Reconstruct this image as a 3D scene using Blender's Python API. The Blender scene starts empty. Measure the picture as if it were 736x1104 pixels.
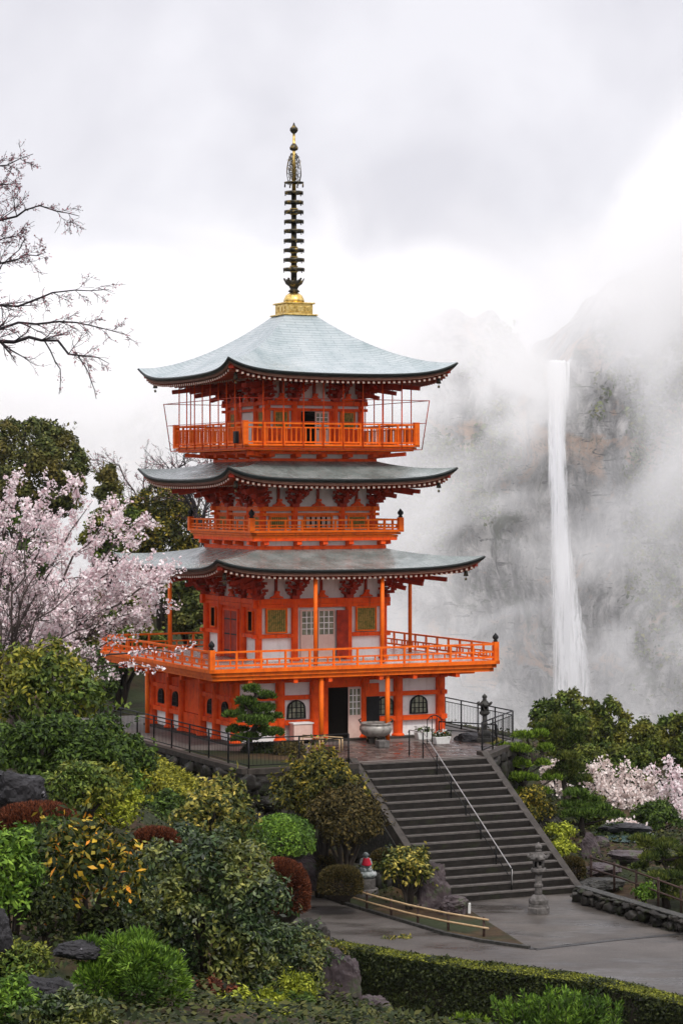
import bpy, math, random
import numpy as np
from mathutils import noise, Vector
C=bpy.context.scene; PI=math.pi; rad=math.radians
random.seed(11); RNG=np.random.default_rng(11)
CZ=20.0; F=2600.0
def W(px,py,Y): return Vector(((px-368)/F*Y, Y, CZ+(530-py)/F*Y))
def G(px,py,z):
    Y=(CZ-z)*F/(py-530); return Vector(((px-368)/F*Y,Y,z))

# ---------- objects ----------
def link(o,parent=None):
    C.collection.objects.link(o)
    if parent: o.parent=parent
    return o
def tag(o,label=None,cat=None,group=None,kind=None):
    if label: o['label']=label
    if cat: o['category']=cat
    if group: o['group']=group
    if kind: o['kind']=kind
    return o
def empty(name,loc,rz=0,label=None,cat=None,group=None):
    o=bpy.data.objects.new(name,None); o.location=loc; o.rotation_euler=(0,0,rz); o.empty_display_size=.2
    link(o); return tag(o,label,cat,group)
def copy_tree(o,parent=None):
    c=o.copy(); link(c,parent)
    for ch in o.children: copy_tree(ch,c)
    return c
class MB:
    def __init__(s,xf=None): s.v=[];s.f=[];s.m=[];s.s=[];s.xf=xf
    def add(s,vs,fs,m=0,sm=False):
        b=len(s.v)
        s.v+= [s.xf(p) for p in vs] if s.xf else [tuple(p) for p in vs]
        for f in fs: s.f.append([b+i for i in f]); s.m.append(m); s.s.append(sm)
    def box(s,x0,x1,y0,y1,z0,z1,m=0):
        v=[(x,y,z) for x in (x0,x1) for y in (y0,y1) for z in (z0,z1)]
        s.add(v,[(0,1,3,2),(4,6,7,5),(0,4,5,1),(2,3,7,6),(0,2,6,4),(1,5,7,3)],m)
    def beam(s,p,q,w,h,m=0):
        p=Vector(p);q=Vector(q);d=(q-p).normalized()
        a=d.cross(Vector((0,0,1)))
        if a.length<1e-3:a=Vector((1,0,0))
        a.normalize();b=a.cross(d)
        vs=[]
        for c in (p,q):
            for i,j in ((-1,-1),(1,-1),(1,1),(-1,1)): vs.append(c+a*(i*w/2)+b*(j*h/2))
        s.add(vs,[(3,2,1,0),(4,5,6,7),(0,1,5,4),(1,2,6,5),(2,3,7,6),(3,0,4,7)],m)
    def tube(s,pts,rs,n=6,m=0,cap=True,sm=True):
        pts=[Vector(p) for p in pts]
        if not hasattr(rs,'__len__'): rs=[rs]*len(pts)
        vs=[];fs=[];a=None
        for i,p in enumerate(pts):
            d=(pts[min(i+1,len(pts)-1)]-pts[max(i-1,0)])
            if d.length<1e-9: d=Vector((0,0,1))
            d.normalize()
            if a is None:
                a=d.cross(Vector((.3,.2,1)));
                if a.length<1e-3:a=Vector((1,0,0))
            a=(a-d*a.dot(d)); a.normalize(); b=d.cross(a)
            for k in range(n):
                t=2*PI*k/n; vs.append(p+(a*math.cos(t)+b*math.sin(t))*rs[i])
        for i in range(len(pts)-1):
            for k in range(n):
                k2=(k+1)%n; fs.append((i*n+k,i*n+k2,(i+1)*n+k2,(i+1)*n+k))
        if cap: fs.append(tuple(range(n))[::-1]); fs.append(tuple((len(pts)-1)*n+k for k in range(n)))
        s.add(vs,fs,m,sm)
    def lathe(s,prof,c=(0,0,0),n=16,m=0,sm=True,rot=0):
        vs=[];fs=[]
        for r,z in prof:
            for k in range(n):
                t=2*PI*k/n+rot; vs.append((c[0]+r*math.cos(t),c[1]+r*math.sin(t),c[2]+z))
        for i in range(len(prof)-1):
            for k in range(n):
                k2=(k+1)%n; fs.append((i*n+k,i*n+k2,(i+1)*n+k2,(i+1)*n+k))
        fs.append(tuple(range(n))[::-1]); fs.append(tuple((len(prof)-1)*n+k for k in range(n)))
        s.add(vs,fs,m,sm)
    def build(s,name,mat,parent=None,loc=(0,0,0),bevel=0):
        me=bpy.data.meshes.new(name); me.from_pydata([tuple(p) for p in s.v],[],s.f)
        for m in (mat if isinstance(mat,(list,tuple)) else [mat]): me.materials.append(m)
        me.polygons.foreach_set('material_index',s.m); me.polygons.foreach_set('use_smooth',s.s); me.update()
        o=bpy.data.objects.new(name,me); o.location=loc; link(o,parent)
        if bevel:
            b=o.modifiers.new('bevel','BEVEL'); b.width=bevel; b.segments=2; b.limit_method='ANGLE'
        return o
# ---------- materials ----------
MATS={}
def nodes(name):
    m=bpy.data.materials.new(name); m.use_nodes=True; nt=m.node_tree
    return m,nt,nt.nodes,nt.links,nt.nodes['Principled BSDF']
def ramp(N,cols,pos=None,interp='LINEAR'):
    r=N.new('ShaderNodeValToRGB'); e=r.color_ramp; e.interpolation=interp
    n=len(cols)
    while len(e.elements)<n: e.elements.new(.5)
    for i,c in enumerate(cols):
        e.elements[i].position=(pos[i] if pos else i/(n-1))
    for i,c in enumerate(cols): e.elements[i].color=(*c,1)
    return r
def mat(name,cols,scale=3,rough=.6,rv=.12,bump=.0,bscale=20,spec=.22,metal=0,pos=None,stretch=(1,1,1),detail=6,dist=0,grime=0,gcol=(.06,.02,.012)):
    m,nt,N,L,P=nodes(name)
    tc=N.new('ShaderNodeTexCoord'); mp=N.new('ShaderNodeMapping'); mp.inputs['Scale'].default_value=stretch
    L.new(tc.outputs['Object'],mp.inputs[0])
    n=N.new('ShaderNodeTexNoise'); n.inputs['Scale'].default_value=scale; n.inputs['Detail'].default_value=detail; n.inputs['Roughness'].default_value=.65; n.inputs['Distortion'].default_value=dist
    L.new(mp.outputs[0],n.inputs['Vector'])
    r=ramp(N,cols,pos or [.3+.4*i/(len(cols)-1) for i in range(len(cols))]); L.new(n.outputs[0],r.inputs[0]); L.new(r.outputs[0],P.inputs['Base Color'])
    n2=N.new('ShaderNodeTexNoise'); n2.inputs['Scale'].default_value=bscale; n2.inputs['Detail'].default_value=5
    L.new(mp.outputs[0],n2.inputs['Vector'])
    mr=N.new('ShaderNodeMapRange'); mr.inputs[1].default_value=.3;mr.inputs[2].default_value=.7; mr.inputs[3].default_value=max(0.02,rough-rv); mr.inputs[4].default_value=min(1,rough+rv)
    L.new(n2.outputs[0],mr.inputs[0]); L.new(mr.outputs[0],P.inputs['Roughness'])
    P.inputs['Specular IOR Level'].default_value=spec; P.inputs['Metallic'].default_value=metal
    if grime:      # rain streaks and worn, dirty patches in the paint
        mg=N.new('ShaderNodeMapping'); mg.inputs['Scale'].default_value=(3.2,3.2,.55); L.new(tc.outputs['Object'],mg.inputs[0])
        ng=N.new('ShaderNodeTexNoise'); ng.inputs['Scale'].default_value=1.6; ng.inputs['Detail'].default_value=9; ng.inputs['Roughness'].default_value=.72; L.new(mg.outputs[0],ng.inputs['Vector'])
        rg_=N.new('ShaderNodeMapRange'); rg_.inputs[1].default_value=.53; rg_.inputs[2].default_value=.72; rg_.inputs[4].default_value=grime; L.new(ng.outputs[0],rg_.inputs[0])
        xg=N.new('ShaderNodeMix'); xg.data_type='RGBA'; L.new(rg_.outputs[0],xg.inputs[0]); L.new(r.outputs[0],xg.inputs[6]); xg.inputs[7].default_value=(*gcol,1); L.new(xg.outputs[2],P.inputs['Base Color'])
    if bump:
        b=N.new('ShaderNodeBump'); b.inputs['Strength'].default_value=1; b.inputs['Distance'].default_value=bump
        L.new(n2.outputs[0],b.inputs['Height']); L.new(b.outputs[0],P.inputs['Normal'])
    return m
LK=.92
def leafmat(name,cols,pos=None,rough=.55,spec=.18,trans=.25,patch=None,pscale=.8):
    """colour differs from leaf to leaf; patch mixes a second set of leaf colours in soft areas"""
    m,nt,N,L,P=nodes(name)
    g=N.new('ShaderNodeNewGeometry')
    if max(cols[-1])<.7 or 'petal' not in name and 'blossom' not in name:
        sc_=lambda cs:[tuple(v*LK*(.42+1.1*i/(len(cs)-1)) for v in c) for i,c in enumerate(cs)]  # low leaf tones darkened, high ones raised to paint shadow and highlight
        cols=sc_(cols); patch=patch and sc_(patch)
    r=ramp(N,cols,pos); L.new(g.outputs['Random Per Island'],r.inputs[0]); col=r.outputs[0]
    if patch:
        r2=ramp(N,patch); L.new(g.outputs['Random Per Island'],r2.inputs[0])
        tc=N.new('ShaderNodeTexCoord'); n=N.new('ShaderNodeTexNoise'); n.inputs['Scale'].default_value=pscale; n.inputs['Detail'].default_value=3
        L.new(tc.outputs['Object'],n.inputs['Vector'])
        mr=N.new('ShaderNodeMapRange'); mr.inputs[1].default_value=.45; mr.inputs[2].default_value=.62; L.new(n.outputs[0],mr.inputs[0])
        mx=N.new('ShaderNodeMix'); mx.data_type='RGBA'; L.new(mr.outputs[0],mx.inputs[0]); L.new(col,mx.inputs[6]); L.new(r2.outputs[0],mx.inputs[7]); col=mx.outputs[2]
    L.new(col,P.inputs['Base Color']); P.inputs['Roughness'].default_value=rough; P.inputs['Specular IOR Level'].default_value=spec
    if trans:
        t=N.new('ShaderNodeBsdfTranslucent'); L.new(col,t.inputs[0]); ms=N.new('ShaderNodeMixShader'); ms.inputs[0].default_value=trans
        out=N['Material Output'] if 'Material Output' in N else None
        L.new(P.outputs[0],ms.inputs[1]); L.new(t.outputs[0],ms.inputs[2]); L.new(ms.outputs[0],out.inputs['Surface'])
    return m
M={}
M['verm']=mat('vermilion_paint',[(.64,.052,.005),(.85,.088,.008),(.92,.12,.012)],2.2,.55,.12,.002,14,spec=.15,grime=.75)
M['orange']=mat('orange_rail_lit_beam_paint',[(.70,.10,.005),(.86,.145,.008),(.93,.19,.012)],3,.5,.12,.002,14,spec=.15,grime=.5,gcol=(.16,.05,.02))
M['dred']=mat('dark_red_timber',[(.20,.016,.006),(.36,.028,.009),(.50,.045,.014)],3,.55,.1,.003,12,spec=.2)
M['rafter']=mat('rafter_timber',[(.28,.04,.015),(.4,.06,.02)],4,.5)
M['white']=mat('white_plaster',[(.76,.74,.72),(.88,.86,.84),(.92,.90,.88)],1.8,.8,.05,.002,20,grime=.35,gcol=(.35,.27,.22))
M['cream']=mat('cream_end_paint',[(.50,.36,.29),(.62,.48,.40)],5,.6)
M['pink']=mat('pale_pink_door',[(.68,.45,.38),(.78,.57,.49)],4,.5)
M['green']=mat('green_gold_bars',[(.10,.16,.03),(.36,.26,.06),(.5,.35,.10)],9,.45,pos=[.35,.5,.62])
M['black']=mat('black_iron',[(.006,.006,.007),(.015,.015,.016)],5,.5,.1,spec=.15)
M['dark']=mat('painted_interior_shade',[(.004,.0035,.003),(.009,.007,.006)],3,.9,spec=0)  # near-black colour painted for the shade inside doorways and windows
M['glass']=mat('dim_window_pane',[(.10,.12,.09),(.24,.25,.18),(.36,.36,.26)],3.5,.2,.05,pos=[.35,.5,.65])
M['gold']=mat('gilded_bronze',[(.36,.22,.05),(.74,.52,.16),(.90,.72,.32)],6,.32,.12,.006,18,metal=1)
M['bronze']=mat('dark_bronze',[(.02,.022,.02),(.07,.06,.04),(.42,.28,.07)],7,.4,.12,.003,20,pos=[.38,.54,.70],metal=.6)
M['eave']=mat('dark_eave_edge',[(.008,.011,.011),(.022,.028,.027)],4,.38,.1,.004,30,stretch=(1,1,6))
M['eaveboard']=mat('brown_eave_board',[(.16,.085,.065),(.28,.17,.135)],3,.6,stretch=(1,1,4))
M['deckfloor']=mat('wet_deck_boards',[(.30,.22,.19),(.52,.44,.40)],2,.25,.1,.003,14)
M['soffit']=mat('pale_soffit',[(.40,.20,.14),(.55,.32,.24)],3,.6)
def roofmat(name,cols,rough,bands):
    m,nt,N,L,P=nodes(name)
    tc=N.new('ShaderNodeTexCoord')
    n=N.new('ShaderNodeTexNoise'); n.inputs['Scale'].default_value=.7; n.inputs['Detail'].default_value=8; n.inputs['Roughness'].default_value=.7; L.new(tc.outputs['Object'],n.inputs['Vector'])
    r=ramp(N,cols,[.3,.5,.7]); L.new(n.outputs[0],r.inputs[0])
    # shingle courses: brick pattern from the UV map (u along the eave, v down the slope)
    uv=N.new('ShaderNodeUVMap')
    bk=N.new('ShaderNodeTexBrick'); bk.inputs['Scale'].default_value=1; bk.inputs['Brick Width'].default_value=.9; bk.inputs['Row Height'].default_value=bands; bk.inputs['Mortar Size'].default_value=.013
    bk.inputs['Color1'].default_value=(1,1,1,1); bk.inputs['Color2'].default_value=(.90,.92,.92,1); bk.inputs['Mortar'].default_value=(.62,.66,.68,1); bk.inputs['Bias'].default_value=0; bk.inputs['Mortar Smooth'].default_value=.3
    L.new(uv.outputs[0],bk.inputs['Vector'])
    mx=N.new('ShaderNodeMix'); mx.data_type='RGBA'; mx.blend_type='MULTIPLY'; mx.inputs[0].default_value=.85
    L.new(r.outputs[0],mx.inputs[6]); L.new(bk.outputs[0],mx.inputs[7]); L.new(mx.outputs[2],P.inputs['Base Color'])
    n2=N.new('ShaderNodeTexNoise'); n2.inputs['Scale'].default_value=2.5; n2.inputs['Detail'].default_value=6; L.new(tc.outputs['Object'],n2.inputs['Vector'])
    mr=N.new('ShaderNodeMapRange'); mr.inputs[1].default_value=.3; mr.inputs[2].default_value=.7; mr.inputs[3].default_value=rough-.12; mr.inputs[4].default_value=rough+.14; L.new(n2.outputs[0],mr.inputs[0]); L.new(mr.outputs[0],P.inputs['Roughness'])
    b=N.new('ShaderNodeBump'); b.inputs['Distance'].default_value=.012; b.inputs['Strength'].default_value=.8; L.new(bk.outputs[1],b.inputs['Height']); b.invert=True; L.new(b.outputs[0],P.inputs['Normal'])
    return m
M['roof1']=roofmat('sky_sheen_copper_roof',[(.25,.31,.32),(.36,.41,.42),(.44,.48,.485)],.30,.16)  # base colour made pale to paint the sky reflected in the wet top roof
M['roof2']=roofmat('grey_green_copper_roof',[(.11,.135,.125),(.20,.235,.22),(.36,.39,.375)],.24,.16)
M['stone']=mat('granite',[(.045,.042,.038),(.10,.092,.085),(.19,.175,.165)],6,.75,.1,.012,22)
M['stone_dark']=mat('mossy_dark_stone',[(.012,.012,.011),(.035,.034,.03),(.075,.07,.06)],5,.6,.2,.02,12,pos=[.3,.5,.7])
M['kerb']=mat('kerb_stone',[(.022,.018,.015),(.065,.055,.046)],3,.6,.15,.004,30)
M['step']=mat('wet_step_concrete',[(.008,.0065,.005),(.015,.0125,.0105),(.026,.022,.019)],1.8,.50,.18,.004,26,stretch=(1,1,1))
M['nosing']=mat('pale_step_nosing',[(.06,.053,.048),(.14,.126,.115)],2.5,.5,.15)
M['tan']=mat('bamboo_pole',[(.34,.22,.11),(.52,.38,.22)],6,.5)
M['wood']=mat('weathered_post',[(.035,.02,.015),(.07,.04,.03)],6,.6)
M['steel']=mat('brushed_handrail',[(.30,.29,.28),(.45,.44,.43)],6,.4,.08,metal=.6)
M['bark']=mat('brown_bark',[(.022,.017,.014),(.05,.04,.032)],6,.85,.05,.02,9,stretch=(1,1,.3))
M['bark_black']=mat('wet_black_bark',[(.012,.010,.012),(.03,.024,.026)],6,.7,.05)
M['bark_pink']=mat('reddish_twig_bark',[(.045,.033,.030),(.085,.065,.058)],6,.8)
M['red_cloth']=mat('red_bib_cloth',[(.5,.01,.03),(.68,.03,.06)],8,.8)
M['jizo']=mat('weathered_green_stone',[(.10,.15,.13),(.30,.33,.32),(.5,.5,.5)],9,.8,pos=[.35,.5,.65])
M['pot']=mat('white_planter',[(.6,.6,.57),(.75,.75,.72)],5,.5)
def rockmat(name,base,patch,lo=.56,hi=.62,ps=1.4):
    m=mat(name,base,1.5,.6,.2,.05,4,detail=9); nt=m.node_tree;N=nt.nodes;L=nt.links;P=N['Principled BSDF']
    src=P.inputs['Base Color'].links[0].from_socket
    tc=N.new('ShaderNodeTexCoord'); n=N.new('ShaderNodeTexNoise'); n.inputs['Scale'].default_value=ps; n.inputs['Detail'].default_value=7; n.inputs['Roughness'].default_value=.7; L.new(tc.outputs['Object'],n.inputs['Vector'])
    mr=N.new('ShaderNodeMapRange'); mr.inputs[1].default_value=lo; mr.inputs[2].default_value=hi; L.new(n.outputs[0],mr.inputs[0])
    mx=N.new('ShaderNodeMix'); mx.data_type='RGBA'; L.new(mr.outputs[0],mx.inputs[0]); L.new(src,mx.inputs[6]); mx.inputs[7].default_value=(*patch,1); L.new(mx.outputs[2],P.inputs['Base Color'])
    return m
M['rock']=rockmat('lichen_rock',[(.008,.008,.009),(.020,.019,.021),(.045,.043,.047)],(.26,.25,.27),.64,.67,2.2)
M['rockp']=rockmat('purple_grey_rock',[(.025,.02,.022),(.06,.045,.048),(.11,.085,.088)],(.05,.07,.03),.55,.65)
M['rockm']=rockmat('mossy_rock',[(.008,.007,.006),(.022,.019,.016),(.05,.043,.037)],(.016,.022,.006),.5,.62,2.5)
# ground
def groundmat():
    m=mat('garden_soil',[(.018,.011,.006),(.04,.023,.010),(.075,.045,.018)],1.2,.85,.08,.03,6)
    nt=m.node_tree;N=nt.nodes;L=nt.links;P=N['Principled BSDF']; src=P.inputs['Base Color'].links[0].from_socket
    tc=N.new('ShaderNodeTexCoord'); n=N.new('ShaderNodeTexNoise'); n.inputs['Scale'].default_value=.35; n.inputs['Detail'].default_value=7; L.new(tc.outputs['Object'],n.inputs['Vector'])
    mr=N.new('ShaderNodeMapRange'); mr.inputs[1].default_value=.45; mr.inputs[2].default_value=.56; L.new(n.outputs[0],mr.inputs[0])
    mx=N.new('ShaderNodeMix'); mx.data_type='RGBA'; L.new(mr.outputs[0],mx.inputs[0]); L.new(src,mx.inputs[6]); mx.inputs[7].default_value=(.018,.024,.006,1); L.new(mx.outputs[2],P.inputs['Base Color'])
    return m
M['soil']=groundmat()
M['asphalt']=mat('wet_worn_asphalt',[(.046,.039,.034),(.068,.059,.052),(.095,.083,.074)],.45,.42,.14,.006,40,detail=10)
M['plaza']=mat('wet_worn_concrete',[(.042,.035,.030),(.070,.060,.051),(.105,.091,.079)],.5,.40,.14,.004,40,detail=10)
for k_ in ('asphalt','plaza'):
    nt=M[k_].node_tree; N=nt.nodes; L=nt.links; P=N['Principled BSDF']; tc=N.new('ShaderNodeTexCoord'); mp=N.new('ShaderNodeMapping'); mp.inputs['Scale'].default_value=(.5,1.2,1); L.new(tc.outputs['Object'],mp.inputs[0])
    n=N.new('ShaderNodeTexNoise'); n.inputs['Scale'].default_value=.6; n.inputs['Detail'].default_value=8; n.inputs['Roughness'].default_value=.6; L.new(mp.outputs[0],n.inputs['Vector'])
    a=N.new('ShaderNodeMapRange'); a.inputs[1].default_value=.45; a.inputs[2].default_value=.62; a.inputs[3].default_value=.62; a.inputs[4].default_value=.22; L.new(n.outputs[0],a.inputs[0]); L.new(a.outputs[0],P.inputs['Roughness']); P.inputs['Specular IOR Level'].default_value=.35
    src=P.inputs['Base Color'].links[0].from_socket; b=N.new('ShaderNodeMapRange'); b.inputs[1].default_value=.45; b.inputs[2].default_value=.62; b.inputs[3].default_value=1; b.inputs[4].default_value=.62; L.new(n.outputs[0],b.inputs[0])
    v_=N.new('ShaderNodeVectorMath'); v_.operation='SCALE'; L.new(src,v_.inputs[0]); L.new(b.outputs[0],v_.inputs['Scale'])
    n5=N.new('ShaderNodeTexNoise'); n5.inputs['Scale'].default_value=14; n5.inputs['Detail'].default_value=3; L.new(tc.outputs['Object'],n5.inputs['Vector']); b5=N.new('ShaderNodeMapRange'); b5.inputs[1].default_value=.3; b5.inputs[2].default_value=.7; b5.inputs[3].default_value=.7; b5.inputs[4].default_value=1.3; L.new(n5.outputs[0],b5.inputs[0])
    v5=N.new('ShaderNodeVectorMath'); v5.operation='SCALE'; L.new(v_.outputs[0],v5.inputs[0]); L.new(b5.outputs[0],v5.inputs['Scale']); L.new(v5.outputs[0],P.inputs['Base Color'])
# moss and block joints on the steps
nt=M['step'].node_tree; N=nt.nodes; L=nt.links; P=N['Principled BSDF']; src=P.inputs['Base Color'].links[0].from_socket
tc=N.new('ShaderNodeTexCoord'); oi=N.new('ShaderNodeObjectInfo'); va=N.new('ShaderNodeVectorMath'); va.operation='ADD'; L.new(tc.outputs['Object'],va.inputs[0]); L.new(oi.outputs['Location'],va.inputs[1])
n=N.new('ShaderNodeTexNoise'); n.inputs['Scale'].default_value=1.1; n.inputs['Detail'].default_value=9; n.inputs['Roughness'].default_value=.7; L.new(va.outputs[0],n.inputs['Vector'])
a=N.new('ShaderNodeMapRange'); a.inputs[1].default_value=.55; a.inputs[2].default_value=.68; a.inputs[4].default_value=.7; L.new(n.outputs[0],a.inputs[0])
x=N.new('ShaderNodeMix'); x.data_type='RGBA'; L.new(a.outputs[0],x.inputs[0]); L.new(src,x.inputs[6]); x.inputs[7].default_value=(.022,.028,.010,1)
sp=N.new('ShaderNodeSeparateXYZ'); L.new(tc.outputs['Object'],sp.inputs[0]); mo=N.new('ShaderNodeMath'); mo.operation='FRACT'; ml=N.new('ShaderNodeMath'); ml.operation='MULTIPLY_ADD'; ml.inputs[1].default_value=.93; L.new(sp.outputs[0],ml.inputs[0]); L.new(oi.outputs['Random'],ml.inputs[2]); L.new(ml.outputs[0],mo.inputs[0])
gt=N.new('ShaderNodeMath'); gt.operation='LESS_THAN'; gt.inputs[1].default_value=.018; L.new(mo.outputs[0],gt.inputs[0])
x2=N.new('ShaderNodeMix'); x2.data_type='RGBA'; L.new(gt.outputs[0],x2.inputs[0]); L.new(x.outputs[2],x2.inputs[6]); x2.inputs[7].default_value=(.006,.006,.005,1); L.new(x2.outputs[2],P.inputs['Base Color'])
M['strip']=mat('dark_drain_strip',[(.02,.02,.02),(.04,.038,.036)],4,.5)
M['grass']=mat('yellow_winter_turf',[(.16,.13,.02),(.28,.22,.05)],3,.9,.05,.02,30)
def pavemat():
    m,nt,N,L,P=nodes('wet_brown_setts')
    tc=N.new('ShaderNodeTexCoord'); mp=N.new('ShaderNodeMapping'); mp.inputs['Rotation'].default_value=(0,0,rad(-25)); L.new(tc.outputs['Object'],mp.inputs[0])
    v=N.new('ShaderNodeTexVoronoi'); v.inputs['Scale'].default_value=3.2; L.new(mp.outputs[0],v.inputs['Vector'])
    r=ramp(N,[(.035,.022,.018),(.075,.05,.042),(.13,.095,.08)]); s=N.new('ShaderNodeSeparateColor'); L.new(v.outputs['Color'],s.inputs[0]); L.new(s.outputs[0],r.inputs[0]); L.new(r.outputs[0],P.inputs['Base Color'])
    v2=N.new('ShaderNodeTexVoronoi'); v2.feature='DISTANCE_TO_EDGE'; v2.inputs['Scale'].default_value=3.2; L.new(mp.outputs[0],v2.inputs['Vector'])
    mr=N.new('ShaderNodeMapRange'); mr.inputs[1].default_value=0; mr.inputs[2].default_value=.12; L.new(v2.outputs[0],mr.inputs[0])
    b=N.new('ShaderNodeBump'); b.inputs['Distance'].default_value=.02; L.new(mr.outputs[0],b.inputs['Height']); L.new(b.outputs[0],P.inputs['Normal'])
    r2=N.new('ShaderNodeMapRange'); r2.inputs[3].default_value=.12; r2.inputs[4].default_value=.55; L.new(s.outputs[1],r2.inputs[0]); L.new(r2.outputs[0],P.inputs['Roughness'])
    return m
M['setts']=pavemat()
M['terr']=mat('pale_damp_concrete',[(.10,.088,.078),(.19,.17,.155)],.8,.55,.15,.003,20)
# ---------- world, sun, camera ----------
w=bpy.data.worlds.new("World"); C.world=w; w.use_nodes=True
nt=w.node_tree; N=nt.nodes; L=nt.links; N.clear()
out=N.new('ShaderNodeOutputWorld'); bg=N.new('ShaderNodeBackground'); bg.inputs[1].default_value=.1
SUN=Vector((.30,-.72,.95)).normalized()
sky=N.new('ShaderNodeTexSky'); sky.sky_type='NISHITA'; sky.sun_disc=False
sky.sun_elevation=math.asin(SUN.z); sky.sun_rotation=math.atan2(SUN.x,SUN.y)
tc=N.new('ShaderNodeTexCoord')
n=N.new('ShaderNodeTexNoise'); n.inputs['Scale'].default_value=10; n.inputs['Detail'].default_value=7; n.inputs['Roughness'].default_value=.5;n.inputs['Distortion'].default_value=.25
L.new(tc.outputs['Generated'],n.inputs['Vector'])
r=ramp(N,[(6.0,5.9,6.35),(7.1,7.0,7.4)],[.36,.60]); L.new(n.outputs[0],r.inputs[0])
# an overcast sky is brighter overhead than at the horizon
sz=N.new('ShaderNodeSeparateXYZ'); L.new(tc.outputs['Generated'],sz.inputs[0])
gr=N.new('ShaderNodeMapRange'); gr.inputs[1].default_value=.22; gr.inputs[2].default_value=.8; gr.inputs[3].default_value=1; gr.inputs[4].default_value=1.9; L.new(sz.outputs[2],gr.inputs[0])
vm=N.new('ShaderNodeVectorMath'); vm.operation='SCALE'; L.new(r.outputs[0],vm.inputs[0]); L.new(gr.outputs[0],vm.inputs['Scale'])
m_=N.new('ShaderNodeMix'); m_.data_type='RGBA'; m_.inputs[0].default_value=.95
L.new(sky.outputs[0],m_.inputs[6]); L.new(vm.outputs[0],m_.inputs[7]); L.new(m_.outputs[2],bg.inputs[0]); L.new(bg.outputs[0],out.inputs[0])
sl=bpy.data.lights.new('sun','SUN'); sl.energy=1.5; sl.angle=rad(10); sl.color=(1,.95,.88)
so=bpy.data.objects.new('sun',sl); link(so); so.location=(30,-40,120); so.rotation_euler=(-SUN).to_track_quat('-Z','Y').to_euler()
cam=bpy.data.cameras.new('camera'); co=bpy.data.objects.new('camera',cam); link(co); C.camera=co
co.location=(0,0,CZ); co.rotation_euler=(PI/2,0,0)
cam.sensor_fit='VERTICAL'; cam.sensor_height=24; cam.lens=24*F/1104; cam.shift_y=-(552-530)/1104; cam.clip_start=.5; cam.clip_end=8000
C.cycles.use_denoising=True; C.cycles.volume_bounces=32; C.cycles.max_bounces=32; C.cycles.diffuse_bounces=3; C.cycles.glossy_bounces=3
C.cycles.transparent_max_bounces=12; C.cycles.sample_clamp_indirect=6
C.view_settings.view_transform='Standard'; C.view_settings.look='None'; C.view_settings.exposure=0.40; C.view_settings.gamma=1
C.render.film_transparent=False
# ================= PAGODA =================
OX,OY,TH=-2.06,104.6,rad(25); BZ=9.70
cT,sT=math.cos(TH),math.sin(TH)
def T(lx,ly,z): return Vector((OX+lx*cT-ly*sT, OY+lx*sT+ly*cT, z))
PG=empty('pagoda',(OX,OY,BZ),TH,'tall vermilion pagoda with three curved grey roofs and a golden spire on the walled terrace','pagoda')
def SX(k):
    c=[1,0,-1,0][k]; s=[0,1,0,-1][k]
    return lambda p:(c*p[0]-s*p[1], s*p[0]+c*p[1], p[2])
def part(mb,name,m,parent=None,**k):
    if parent is None: return mb.build(name,m,PG,(0,0,-BZ),**k)
    return mb.build(name,m,parent,(0,0,0),**k)
def dup_at(o,loc=None,rz=None,parent=None):
    c=o.copy(); link(c,parent or o.parent)
    if loc is not None: c.location=loc
    if rz is not None: c.rotation_euler=(0,0,rz)
    for ch in o.children:
        d=ch.copy(); link(d,c)
    return c
def ring_beam(mb,h,z0,z1,w=.16,over=.2,m=0):
    for k in range(4):
        mb.xf=SX(k); e=.004*(k%2)
        mb.box(-h-over,h+over,-h-w/2-e*.5,-h+w/2-e,z0+e,z1-e,m)
    mb.xf=None
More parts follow.
